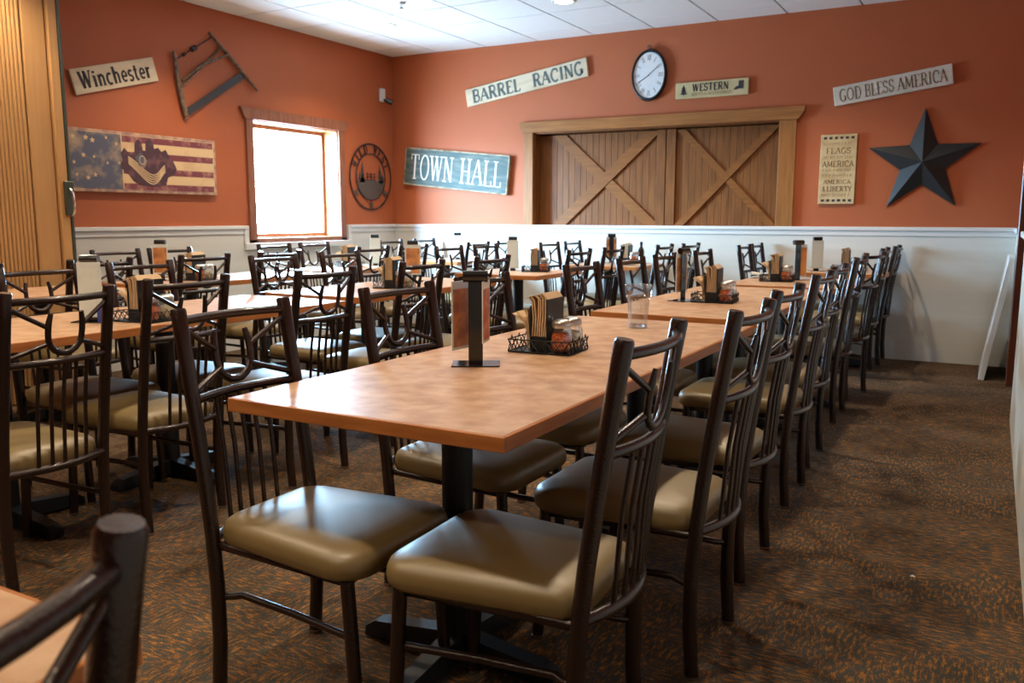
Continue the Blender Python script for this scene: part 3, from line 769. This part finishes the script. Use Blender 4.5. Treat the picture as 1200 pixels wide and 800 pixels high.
for u in (-0.06, 0.0, 0.06): ribbon(fen, [(u, -0.04), (u, 0.045)], 0.006, pf, 0.003)
obj('fence_scene', fen, M['rust'], t)
for a in (215, 325, 270):
    cx, cy = 0.297*math.cos(D(a)), 0.297*math.sin(D(a))
    sm = MB().prism([(cx+(0.045 if i % 2 == 0 else 0.020)*math.sin(i*PI/5), cy+(0.045 if i % 2 == 0 else 0.020)*math.cos(i*PI/5)) for i in range(10)], 0, 0.004, LW)
    obj('star_cutout', sm, M['ringgrey'], t)

# antique bow saw
t = thing('bow_saw', 'antique wooden bow saw hung askew on the left wall', 'saw', (XL+0.03, 5.3, 2.4))
def sp_(pts, dx=0.0): return [(dx, y-5.3, z-2.4) for y, z in pts]
obj('left_arm', MB().tube(sp_([(4.931, 2.515), (4.954, 2.353), (4.977, 2.188), (5.025, 2.000)]), [0.016, 0.022, 0.024, 0.022], 8, flat=0.6), M['sawwood'], t)
obj('right_arm', MB().tube(sp_([(5.300, 2.727), (5.477, 2.592), (5.653, 2.453), (5.825, 2.315)]), [0.018, 0.022, 0.022, 0.015], 8, flat=0.6), M['sawwood'], t)
xb = MB(); ribbon(xb, [(5.04-5.3, 2.05-2.4), (5.668-5.3, 2.432-2.4)], 0.062, lambda u, v, d: (d-0.004, u, v), 0.003)
obj('blade', xb, M['sawblade'], t)
obj('crossbar', MB().tube(sp_([(4.985, 2.29), (5.19, 2.443), (5.50, 2.582)], 0.012), [0.012, 0.024, 0.014], 8, flat=0.6), M['sawwood'], t)
obj('crossbar_split', MB().tube(sp_([(5.00, 2.245), (5.20, 2.425), (5.44, 2.628)], -0.008), [0.008, 0.013, 0.010], 8), M['sawwood'], t)
wy = MB().tube(sp_([(4.945, 2.452), (5.322, 2.69)]), 0.006, 6)
wy.tube(sp_([(5.11, 2.556), (5.15, 2.581)]), [0.022, 0.022], 8).tube(sp_([(5.02, 2.499), (5.04, 2.512)]), [0.015, 0.015], 8)
obj('tension_wire', wy, M['rust'], t)

# small security camera near the corner
t = thing('security_camera', 'small black camera on a white wall plate near the corner', 'camera', (XL, 7.68, 2.46))
obj('wall_plate', MB().bbox(0, 0.03, -0.05, 0.03, -0.03, 0.11, 0.005), M['whiteplastic'], t)
obj('camera_head', MB().tube([(0.03, 0.0, -0.01), (0.07, 0.01, -0.02)], 0.014, 8).tube([(0.06, -0.01, -0.01), (0.12, 0.03, -0.045)], 0.030, 12), M['blackgloss'], t)

# ------------------------------------------------------------------ chair
def chair_proto(label):
    t = thing('dining_chair', label, 'chair')
    YW = 0.177
    def bow(y, amt=0.034): return -amt*(1-(y/YW)**2)
    def post_x(z):
        if z < 0.42: return 0.004+0.012*math.sin(PI*z/0.42)
        k = (z-0.42)/0.548
        return 0.004-0.080*k**1.15
    for s in (-1, 1):
        zs = [0.012, 0.14, 0.28, 0.42, 0.52, 0.64, 0.76, 0.88, 0.962, 0.968]
        p = MB().tube([(post_x(z), s*YW, z) for z in zs], [0.0185]*8+[0.0195, 0.0165], 14)
        o = obj('back_post', p, M['metal'], t)
        obj('foot_glide', MB().lathe([(0.016, 0), (0.019, 0.004), (0.019, 0.012)], 12, xf=Matrix.Translation((post_x(0), s*YW, 0))), M['glide'], o)
    for s in (-1, 1):
        o = obj('front_leg', MB().tube([(0.455, s*0.178, 0.012), (0.432, s*0.178, 0.385)], 0.0165, 12), M['metal'], t)
        obj('foot_glide', MB().lathe([(0.015, 0), (0.018, 0.004), (0.018, 0.012)], 12, xf=Matrix.Translation((0.456, s*0.178, 0))), M['glide'], o)
    ys = [YW*(-1+i/5.0) for i in range(11)]
    def rail(z, r, amt=0.034):
        return MB().tube([(post_x(z)+bow(y, amt), y*0.98, z) for y in ys], r, 10)
    obj('top_rail', rail(0.937, 0.0115), M['metal'], t)
    obj('middle_rail', rail(0.742, 0.0115), M['metal'], t)
    obj('seat_rail', MB().tube([(post_x(0.40)+bow(y, 0.045), y*0.98, 0.398) for y in ys], 0.015, 10, flat=0.9), M['metal'], t)
    # horseshoe: flat bar bent in the plane of the back
    hp = []
    for i in range(17):
        a = D(205-230*i/16.0)      # open at the top
        a = D(-235+i*290/16.0)
    pts2 = [(-0.052, 0.895), (-0.058, 0.865), (-0.059, 0.835)]+[(0.058*math.cos(D(g)), 0.822+0.056*math.sin(D(g))) for g in range(190, 351, 20)]+[(0.059, 0.835), (0.058, 0.865), (0.052, 0.895)]
    hs = MB().tube([(post_x(z)+bow(y)-0.002, y, z) for y, z in pts2], [0.008]+[0.0105]*(len(pts2)-2)+[0.008], 8, flat=0.75)
    obj('horseshoe', hs, M['metal'], t)
    for s in (-1, 1):
        a = (post_x(0.918), s*YW*0.95, 0.918); b_ = (post_x(0.855)+bow(0.058), s*0.060, 0.852)
        obj('cross_rod', MB().tube([a, b_], 0.0075, 8), M['metal'], t)
        a = (post_x(0.762), s*YW*0.95, 0.762); b_ = (post_x(0.80)+bow(0.05), s*0.052, 0.802)
        obj('cross_rod', MB().tube([a, b_], 0.0075, 8), M['metal'], t)
    for k in range(5):
        y = (k-2)*0.042
        obj('spindle', MB().tube([(post_x(0.742)+bow(y), y, 0.742), (post_x(0.60)+bow(y), y, 0.60), (post_x(0.40)+bow(y, 0.045), y, 0.40)], 0.0062, 8), M['metal'], t)
    for s in (-1, 1):
        obj('side_stretcher', MB().tube([(post_x(0.25), s*YW*0.97, 0.250), (post_x(.25)+0.035, s*(YW-0.020), 0.252), (0.07, s*(YW-0.028), 0.256), (0.25, s*(YW-0.020), 0.252), (0.438, s*0.172, 0.245)], 0.0095, 10), M['metal'], t)
    # seat frame and cushion
    obj('seat_frame', MB().tube([(0.02, -0.165, 0.382), (0.43, -0.178, 0.378), (0.43, 0.178, 0.378), (0.02, 0.165, 0.382)], 0.0115, 8), M['metal'], t)
    def outline(scale, n=8):
        pts = []
        corners = [(0.005, -0.178, 0.06), (0.480, -0.214, 0.075), (0.480, 0.214, 0.075), (0.005, 0.178, 0.06)]
        cx, cy = 0.238, 0.0
        cen = [(c[0]+(c[2] if c[0] < 0.2 else -c[2]), c[1]+(c[2] if c[1] < 0 else -c[2]), c[2]) for c in corners]
        st = [180, 270, 0, 90]
        for (x, y, r), a0 in zip(cen, st):
            for i in range(n+1):
                a = D(a0+90*i/n)
                px, py = x+r*math.cos(a), y+r*math.sin(a)
                pts.append((cx+(px-cx)*scale, cy+(py-cy)*scale))
        return pts
    prof = [(0.90, 0.386), (0.965, 0.389), (0.992, 0.398), (1.0, 0.412), (0.992, 0.428), (0.970, 0.440), (0.92, 0.449), (0.82, 0.4565), (0.62, 0.462), (0.35, 0.4655), (0.12, 0.4665)]
    vs, fs = [], []; n = 36
    for sc, z in prof:
        for (x, y) in outline(sc):
            zz = z
            # edges droop between corners slightly so the crown reads as soft
            vs.append((x, y, zz+(0.006*(1-abs(y)/0.2)*(1 if z > 0.43 else 0))))
    m_ = len(prof)
    for i in range(m_-1):
        for k in range(n):
            j = (k+1) % n
            fs.append((i*n+k, i*n+j, (i+1)*n+j, (i+1)*n+k))
    fs.append(tuple((m_-1)*n+k for k in range(n)))
    fs.append(tuple(n-1-k for k in range(n)))
    obj('seat', MB().add(vs, fs, True), M['vinyl'], t)
    return t

chairs = []   # (x, y, facing degrees: 0 = faces +x, 180 = faces -x), label
ORD = ['nearest to the camera', 'second from the camera', 'third from the camera', 'fourth from the camera', 'fifth from the camera',
       'sixth from the camera', 'seventh from the camera', 'eighth from the camera', 'by the back wall']
RR = [(-.658, 1.63, 2), (-.60, 2.22, 0), (-.64, 2.86, 0), (-.67, 3.70, 0), (-.70, 4.33, 0), (-.735, 5.34, 0), (-.735, 6.05, -11), (-.77, 6.98, 0), (-.745, 7.625, 0)]
for i, (x, y, a) in enumerate(RR): chairs.append((x, y, 180+a, 'horseshoe-back metal chair on the aisle side of the right table row, '+ORD[i], 'chairs along the aisle'))
RL = [(-1.640, 1.585, 0), (-1.645, 2.30, -1), (-1.665, 2.88, 0), (-1.68, 3.84, 0), (-1.68, 4.50, 0), (-1.70, 5.12, 0), (-1.695, 5.90, 0), (-1.73, 7.19, 0), (-1.73, 7.62, 0)]
for i, (x, y, a) in enumerate(RL): chairs.append((x, y, a, 'horseshoe-back metal chair facing right, left of the right table row, '+ORD[i], 'chairs left of the right table row'))
MR = [(-2.60, 1.63, 3), (-2.70, 2.21, 0), (-2.63, 2.90, 0), (-2.64, 3.65, 0), (-2.62, 4.33, 0), (-2.62, 5.54, 0), (-2.60, 6.12, 0), (-2.47, 6.92, 0), (-2.40, 7.42, -4)]
for i, (x, y, a) in enumerate(MR): chairs.append((x, y, 180+a, 'horseshoe-back metal chair facing left, right of the middle table row, '+ORD[i], 'chairs right of the middle table row'))
ML = [(-3.69, 1.50, 0), (-3.67, 2.33, 0), (-3.67, 2.86, 0), (-3.67, 3.78, 0), (-3.67, 4.38, 0), (-3.67, 5.68, 0), (-3.69, 6.27, 0), (-3.47, 7.04, 0), (-3.47, 7.54, 2)]
for i, (x, y, a) in enumerate(ML): chairs.append((x, y, a, 'horseshoe-back metal chair facing right, left of the middle table row, '+ORD[i], 'chairs left of the middle table row'))
WR = [(-4.24, 2.22, 0), (-4.24, 2.94, 0), (-4.24, 3.64, 0), (-4.24, 4.27, 0), (-4.24, 5.27, 0), (-4.24, 5.80, 0), (-4.24, 6.82, 0), (-4.24, 7.36, 0)]
for i, (x, y, a) in enumerate(WR): chairs.append((x, y, 180+a, 'horseshoe-back metal chair facing left, right of the window-side row, '+(ORD[i] if i < 7 else ORD[8]), 'chairs right of the window-side table row'))
WL = [(-5.23, 3.86, 0), (-5.23, 4.31, 0), (-5.23, 5.37, 0), (-5.23, 5.86, 0), (-5.23, 6.98, 0), (-5.23, 7.57, 0)]
for i, (x, y, a) in enumerate(WL): chairs.append((x, y, a, 'horseshoe-back metal chair facing right, nearest the window wall, '+(ORD[i] if i < 5 else ORD[8]), 'chairs by the window wall'))
chairs.append((-0.583, 0.195, 190, 'blurred dark metal chair in the bottom left foreground', 'foreground chair'))
proto = chair_proto(chairs[0][3])
for i, (x, y, a, lab, g) in enumerate(chairs):
    if i == 0:
        proto.location = (x, y, 0); proto.rotation_euler = (0, 0, D(a)); proto['group'] = g
    else:
        dup(proto, (x, y, 0), D(a), lab, g)

# ------------------------------------------------------------------ tables
def table(label, x0, x1, y0, y1, peds, group):
    cx, cy = (x0+x1)/2, (y0+y1)/2
    t = thing('dining_table', label, 'table', (cx, cy, 0), 0, group)
    hx, hy = (x1-x0)/2, (y1-y0)/2
    obj('tabletop', MB().bbox(-hx+0.007, hx-0.007, -hy+0.007, hy-0.007, 0.732, 0.7605, 0.001), M['laminate'], t)
    e = MB()
    e.bbox(-hx, hx, -hy, -hy+0.0075, 0.727, 0.760, 0.002); e.bbox(-hx, hx, hy-0.0075, hy, 0.727, 0.760, 0.002)
    e.bbox(-hx, -hx+0.0075, -hy+0.0075, hy-0.0075, 0.727, 0.760, 0.002); e.bbox(hx-0.0075, hx, -hy+0.0075, hy-0.0075, 0.727, 0.760, 0.002)
    obj('wood_edge', e, M['edge'], t)
    for py in [q-cy for q in peds]:
        c = obj('pedestal', MB().tube([(0, py, 0.06), (0, py, 0.715)], 0.041, 18), M['black'], t)
        obj('mount_plate', MB().bbox(-0.18, 0.18, py-0.03, py+0.03, 0.715, 0.731, 0.003).bbox(-0.03, 0.03, py-0.18, py+0.18, 0.715, 0.731, 0.003), M['black'], c)
        bs = MB()
        for k in range(4):
            R_ = Matrix.Translation((0, py, 0)) @ Matrix.Rotation(k*PI/2, 4, 'Z')
            L_ = min(0.30, hx-0.03)
            bs.add([(0.0, -0.034, 0.02), (0.0, 0.034, 0.02), (L_, 0.03, 0.004), (L_, -0.03, 0.004), (0.0, -0.028, 0.085), (0.0, 0.028, 0.085), (L_-0.03, 0.024, 0.05), (L_-0.03, -0.024, 0.05), (L_, 0.026, 0.030), (L_, -0.026, 0.030)],
                   [(0, 3, 2, 1), (4, 5, 6, 7), (7, 6, 8, 9), (9, 8, 2, 3), (0, 4, 7, 9, 3), (1, 2, 8, 6, 5)], False, R_)
        obj('base', bs, M['black'], c)
    return t
table('long brown laminate table with honey wood edge, nearest in the right row', -1.575, -0.81, 1.42, 3.42, (1.84, 3.16), 'tables in the right row')
table('long brown laminate table directly behind the nearest table in the right row', -1.60, -0.84, 3.61, 5.38, (4.17, 4.81), 'tables in the right row')
table('short square brown laminate table, third in the right row', -1.51, -0.75, 5.53, 6.42, (5.62,), 'tables in the right row')
table('short square brown laminate table touching the back wall at the aisle', -1.46, -0.70, 7.06, 7.80, (7.30,), 'tables in the right row')
table('long brown laminate table nearest in the middle row at left', -3.64, -2.90, 1.42, 3.44, (1.84, 2.60), 'tables in the middle row')
table('long brown laminate table, second in the middle row', -3.64, -2.93, 3.60, 5.10, (4.08, 4.75), 'tables in the middle row')
table('short square brown laminate table, third in the middle row', -3.64, -2.92, 5.60, 6.40, (5.975,), 'tables in the middle row')
table('square brown laminate table in the middle row against the back wall', -3.42, -2.70, 7.06, 7.80, (7.29,), 'tables in the middle row')
table('narrow brown laminate table beside the folding partition in the window-side row', -5.14, -4.50, 1.70, 3.42, (2.12, 3.0), 'tables in the window-side row')
table('narrow brown laminate table, second in the window-side row', -5.14, -4.52, 3.60, 5.08, (4.085, 4.75), 'tables in the window-side row')
table('narrow brown laminate table under the window', -5.14, -4.52, 5.28, 6.25, (5.615,), 'tables in the window-side row')
table('narrow brown laminate table in the far left corner', -5.14, -4.52, 7.00, 7.76, (7.275,), 'tables in the window-side row')
table('out-of-focus brown laminate table corner at the bottom left', -1.50, -0.74, -1.28, 0.54, (-0.9, -0.1), 'foreground table')

# ------------------------------------------------------------------ table-top sets
ZT = 0.761
def stand_proto():
    t = thing('menu_stand', '', 'menu stand')
    obj('base_plate', MB().bbox(-0.07, 0.07, -0.05, 0.05, 0, 0.004, 0.001), M['blackgloss'], t)
    obj('upright', MB().bbox(-0.021, 0.021, -0.002, 0.002, 0.004, 0.245, 0.0008), M['blackgloss'], t)
    obj('clip_roll', MB().tube([(-0.036, 0, 0.258), (0.036, 0, 0.258)], 0.017, 16), M['blackgloss'], t)
    return t
def menu_proto(m, w_, z0):
    t = thing('menu', '', 'menu')
    obj('plastic_sleeve', MB().bbox(-w_, w_, -0.0015, 0.0015, z0, 0.245, 0.0005), M['sleeve'], t)
    obj('printed_page', MB().box(-w_+0.006, w_-0.006, -0.0021, 0.0021, z0+0.008, 0.222), m, t)
    return t
def caddy_proto():
    t = thing('condiment_caddy', '', 'caddy')
    hx, hy = 0.105, 0.085
    f = MB()
    for z in (0.004, 0.042):
        f.tube([(-hx, -hy, z), (hx, -hy, z), (hx, hy, z), (-hx, hy, z), (-hx, -hy, z)], 0.0022, 6)
    f.box(-hx, hx, -hy, hy, 0.0, 0.003)
    obj('wire_tray', f, M['black'], t)
    sc = MB()
    for s in (-1, 1):
        for k in range(4):
            x0 = -hx+k*hx/2
            sc.tube([(x0, s*hy, 0.004), (x0+hx/4, s*hy, 0.040), (x0+hx/2, s*hy, 0.004)], 0.0018, 5)
            sc.tube([(x0, s*hy, 0.042), (x0+hx/4, s*hy, 0.006), (x0+hx/2, s*hy, 0.042)], 0.0018, 5)
        for k in range(3):
            y0 = -hy+k*2*hy/3
            sc.tube([(s*hx, y0, 0.004), (s*hx, y0+hy/3, 0.052), (s*hx, y0+2*hy/3, 0.004)], 0.0018, 5)
            sc.tube([(s*hx, y0, 0.042), (s*hx, y0+hy/3, 0.006), (s*hx, y0+2*hy/3, 0.042)], 0.0018, 5)
    obj('scroll_border', sc, M['black'], t)
    pn = MB()
    pn.bbox(-0.036, -0.032, -0.070, 0.070, 0.003, 0.150, 0.001); pn.bbox(0.020, 0.024, -0.070, 0.070, 0.003, 0.172, 0.001)
    pn.box(-0.032, 0.020, -0.068, 0.068, 0.003, 0.050)
    obj('napkin_holder', pn, M['black'], t)
    return t
def napkin_stack_proto():
    t = thing('napkin_stack', '', 'napkins')
    for k in range(7):
        x = -0.029+k*0.0078
        q = MB()
        w2 = 0.064-0.001*(k % 3)
        top = 0.172+0.004*math.sin(k*1.7)
        pts = [(x-0.003, 0.052), (x+0.001*math.sin(k), 0.11), (x-0.004-0.001*k, top-0.01), (x-0.016, top+0.004), (x-0.040+0.004*k, top-0.004)]
        if k > 1: pts = [(x-0.003, 0.052), (x+0.002, 0.12), (x+0.002, top), (x-0.010, top+0.010+0.001*k), (x-0.026, top+0.006)]
        n = len(pts); vs = []
        for (px, pz) in pts:
            vs += [(px, -w2, pz), (px, w2, pz), (px+0.004, w2, pz+0.001), (px+0.004, -w2, pz+0.001)]
        fs = []
        for i in range(n-1):
            for c_ in range(4): fs.append((i*4+c_, i*4+(c_+1) % 4, (i+1)*4+(c_+1) % 4, (i+1)*4+c_))
        fs += [(0, 1, 2, 3), ((n-1)*4, (n-1)*4+1, (n-1)*4+2, (n-1)*4+3)]
        q.add(vs, fs)
        obj('napkin', q, M['napkin'], t)
    return t
def rolled_proto():
    t = thing('folded_napkins', '', 'napkins')
    for k in range(4):
        a = [(-0.040-0.006*k, 0.006), (-0.050-0.004*k, 0.06), (-0.066+0.002*k, 0.092+0.004*k), (-0.105+0.014*k, 0.118+0.006*k)]
        if k >= 2: a = [(-0.042-0.004*k, 0.006), (-0.044-0.003*k, 0.07), (-0.052, 0.105+0.003*k), (-0.085+0.01*k, 0.132)]
        vs = []
        for (px, pz) in a: vs += [(px, -0.055, pz), (px, 0.055, pz), (px+0.004, 0.055, pz+0.002), (px+0.004, -0.055, pz+0.002)]
        fs = []
        for i in range(3):
            for c_ in range(4): fs.append((i*4+c_, i*4+(c_+1) % 4, (i+1)*4+(c_+1) % 4, (i+1)*4+c_))
        fs += [(0, 1, 2, 3), (12, 13, 14, 15)]
        obj('napkin', MB().add(vs, fs), M['napkin'], t)
    return t
def shaker_proto(content, name):
    t = thing('shaker', '', 'shaker')
    rib = lambda i, g: 1+0.035*math.cos(12*g)
    g = MB().lathe([(0.028, 0.002), (0.034, 0.006), (0.036, 0.03), (0.034, 0.062), (0.028, 0.078), (0.028, 0.086)], 24, mod=rib, close=True)
    obj('glass_jar', g, M['jarglass'], t)
    obj(name, MB().lathe([(0.024, 0.006), (0.031, 0.009), (0.0325, 0.03), (0.0315, 0.054), (0.025, 0.060), (0.006, 0.064)], 18), content, t)
    obj('perforated_lid', MB().lathe([(0.030, 0.080), (0.031, 0.084), (0.031, 0.096), (0.027, 0.102), (0.015, 0.107), (0.003, 0.108)], 20), M['lid'], t)
    return t
protos = dict(stand=stand_proto(), caddy=caddy_proto(), nap=napkin_stack_proto(), roll=rolled_proto(), pepper=shaker_proto(M['pepper'], 'pepper_flakes'), parm=shaker_proto(M['parm'], 'grated_cheese'),
              menu=menu_proto(M['print1'], 0.052, 0.045), menured=menu_proto(M['print2'], 0.045, 0.065), menuw=menu_proto(M['printw'], 0.048, 0.02), menuo=menu_proto(M['printo'], 0.045, 0.02))
used = set()
def put(kind, loc, rz, label, group):
    r = protos[kind]
    if kind not in used:
        used.add(kind)
        r.location = loc; r.rotation_euler = (0, 0, rz); r['label'] = label; r['group'] = group
        return r
    return dup(r, loc, rz, label, group)
def rotp(x, y, rz, dx, dy): return (x+dx*math.cos(rz)-dy*math.sin(rz), y+dx*math.sin(rz)+dy*math.cos(rz))
def caddy_set(x, y, rz, where, zt=ZT, roll=True, jars=2, nap=True):
    put('caddy', (x, y, zt), rz, 'black wire condiment caddy on the '+where, 'condiment caddies')
    if nap: put('nap', (x, y, zt+0.0), rz, 'stack of kraft paper napkins in the caddy on the '+where, 'napkin stacks')
    if roll: put('roll', (x, y, zt+0.003), rz, 'loosely folded napkins bent over the caddy on the '+where, 'folded napkins')
    if jars > 0:
        px, py = rotp(x, y, rz, 0.062, -0.042); put('pepper', (px, py, zt+0.003), rz, 'glass shaker of red pepper flakes on the '+where, 'pepper flake shakers')
    if jars > 1:
        px, py = rotp(x, y, rz, 0.067, 0.036); put('parm', (px, py, zt+0.003), rz+0.3, 'glass shaker of grated cheese on the '+where, 'cheese shakers')
def menu_set(x, y, rz, where, kinds, zt=ZT):
    put('stand', (x, y, zt), rz, 'black menu stand with curled top clip on the '+where, 'menu stands')
    desc = dict(menu='brown-printed menu in a clear sleeve', menured='red-printed menu in a clear sleeve', menuw='pale green and white menu sheet in a sleeve', menuo='orange menu sheet')
    for k, (kind, s, dx) in enumerate(kinds):
        px, py = rotp(x, y, rz, dx, s*0.012)
        put(kind, (px, py, zt+0.0), rz, desc[kind]+' on the '+where, 'menus')
W = dict(R1='nearest right-row table', R2='second right-row table', R3='third right-row table', R4='back-wall table at the aisle',
         M1='nearest middle-row table', M2='second middle-row table', M3='third middle-row table', M4='back-wall middle-row table',
         W1='second window-side table', W3='table under the window', W4='far corner table')
rzc = D(8)
# nearest table: stand seen broadside with a menu on each side
put('stand', (-1.300, 2.110, ZT), D(30), 'black menu stand with curled top clip on the '+W['R1'], 'menu stands')
put('menu', (*rotp(-1.300, 2.110, D(30), -0.040, 0.014), ZT+0.0), D(30)+D(58), 'brown-printed menu in a clear sleeve on the '+W['R1'], 'menus')
put('menured', (*rotp(-1.300, 2.110, D(30), 0.030, 0.014), ZT+0.0), D(30)+D(78), 'red-printed menu in a clear sleeve on the '+W['R1'], 'menus')
caddy_set(-1.235, 2.455, D(4), W['R1'])
menu_set(-1.385, 4.30, D(75), W['R2'], [('menu', 1, 0)])
caddy_set(-1.225, 4.33, D(4), W['R2'])
menu_set(-1.17, 6.16, D(40), W['R3'], [('menuo', 1, 0.03)])
caddy_set(-1.265, 5.97, D(4), W['R3'])
menu_set(-1.24, 7.30, D(30), W['R4'], [('menuw', -1, 0)])
caddy_set(-1.02, 7.38, D(4), W['R4'], roll=False)
menu_set(-3.22, 2.22, D(30), W['M1'], [('menuw', -1, 0)])
caddy_set(-3.06, 2.36, D(6), W['M1'])
caddy_set(-3.18, 4.22, D(10), W['M2'])
menu_set(-3.40, 4.72, D(30), W['M2'], [('menu', -1, 0)])
menu_set(-3.40, 6.10, D(30), W['M3'], [('menuw', -1, 0)])
caddy_set(-3.17, 6.07, D(20), W['M3'], roll=False)
menu_set(-3.17, 7.62, D(30), W['M4'], [('menu', 1, 0)])
caddy_set(-3.00, 7.62, D(4), W['M4'], roll=False)
menu_set(-4.93, 3.93, D(30), W['W1'], [('menu', -1, 0)])
caddy_set(-4.76, 4.08, D(10), W['W1'])
caddy_set(-4.90, 5.86, D(10), W['W3'])
menu_set(-4.82, 6.12, D(30), W['W3'], [('menuw', -1, 0)])
menu_set(-4.80, 7.45, D(30), W['W4'], [('menuw', -1, 0)])
for k, r in protos.items():
    if k not in used: raise RuntimeError('unused '+k)

# tumbler of clear glass on the nearest table
t = thing('tumbler', 'empty clear glass tumbler on the nearest right-row table', 'glass', (-1.193, 3.150, ZT))
fl = lambda i, g: 1.0+(0.0 if i > 5 else 0.03)*math.cos(10*g)
outer = [(0.030, 0.0), (0.036, 0.003), (0.037, 0.02), (0.039, 0.06), (0.042, 0.10), (0.044, 0.116), (0.050, 0.122), (0.053, 0.168), (0.0525, 0.170)]
inner = [(0.0495, 0.168), (0.046, 0.124), (0.039, 0.112), (0.034, 0.03), (0.028, 0.014), (0.002, 0.013)]
g = MB().lathe(outer, 60, close=False, mod=lambda i, g: 1+0.035*math.cos(10*g) if 1 <= i <= 4 else 1.0)
g.lathe([(0.0525, 0.169), (0.0505, 0.1695), (0.0500, 0.160)], 60, close=False)
obj('ribbed_body', g, M['jarglass'], t)
obj('thick_base', MB().lathe([(0.0006, 0.001), (0.033, 0.001), (0.034, 0.012), (0.0006, 0.0125)], 40), M['glass'], t)

# loose napkins, sauce bottle, sugar packets
def pile(x, y, rz, label):
    t = thing('paper_pile', label, 'napkins', (x, y, ZT), rz, 'loose paper piles')
    for k in range(3):
        vs = []
        for i, px in enumerate((-0.10, -0.03, 0.04, 0.11)):
            pz = 0.003+0.012*k+0.014*math.sin(i*1.2+k)**2
            vs += [(px, -0.06+0.006*k, pz), (px, 0.06-0.004*k, pz), (px, 0.06-0.004*k, pz+0.004), (px, -0.06+0.006*k, pz+0.004)]
        fs = []
        for i in range(3):
            for c_ in range(4): fs.append((i*4+c_, i*4+(c_+1) % 4, (i+1)*4+(c_+1) % 4, (i+1)*4+c_))
        fs += [(0, 1, 2, 3), (12, 13, 14, 15)]
        obj('sheet', MB().add(vs, fs), M['napwhite'], t)
pile(-2.93, 7.30, 0.2, 'loose white paper pile on the back-wall middle-row table')
pile(-1.40, 6.22, 0.1, 'loose white paper pile on the third right-row table')
def bottle(x, y, label, m):
    t = thing('sauce_bottle', label, 'bottle', (x, y, ZT), 0, 'sauce bottles')
    obj('bottle_body', MB().lathe([(0.028, 0), (0.030, 0.004), (0.030, 0.11), (0.024, 0.135), (0.013, 0.155), (0.012, 0.175)], 16), m, t)
    obj('bottle_cap', MB().lathe([(0.015, 0.172), (0.015, 0.200), (0.012, 0.203)], 14), M['blackgloss'], t)
bottle(-2.90, 7.70, 'dark sauce bottle on the back-wall middle-row table', M['bottle'])
t = thing('sugar_packets', 'upright red and yellow sugar packets on the back-wall table at the aisle', 'sugar packets', (-0.90, 7.30, ZT))
for k in range(5):
    for r_ in range(2):
        obj('packet', MB().bbox(-0.022, 0.022, -0.002, 0.002, 0.0, 0.062+0.004*((k+r_) % 3), 0.001), M['packet'] if (k+r_) % 2 else M['napkin'], t, (-0.025+0.05*r_, k*0.016, 0), (D(6), 0, 0))
t = thing('sugar_packets', 'dark blue packets beside the caddy on the nearest middle-row table', 'sugar packets', (-3.145, 2.20, ZT))
for k in range(3):
    obj('packet', MB().bbox(-0.018, 0.018, -0.002, 0.002, 0.0, 0.072, 0.001), M['bluebag'], t, (0, k*0.012, 0))

# carpet crumbs
for cx, cy, lab in ((-0.155, 3.03, 'tiny white crumb on the open carpet, farther one'), (0.035, 1.86, 'tiny white crumb on the open carpet, nearer one')):
    tag(obj('crumb', MB().add([(-.008, -.004, 0), (.009, -.005, 0), (.007, .006, 0), (-.006, .005, 0), (0, 0, .006)], [(0, 1, 4), (1, 2, 4), (2, 3, 4), (3, 0, 4), (0, 3, 2, 1)]), M['crumb'], None, (cx, cy, 0.001)), lab, 'crumb')
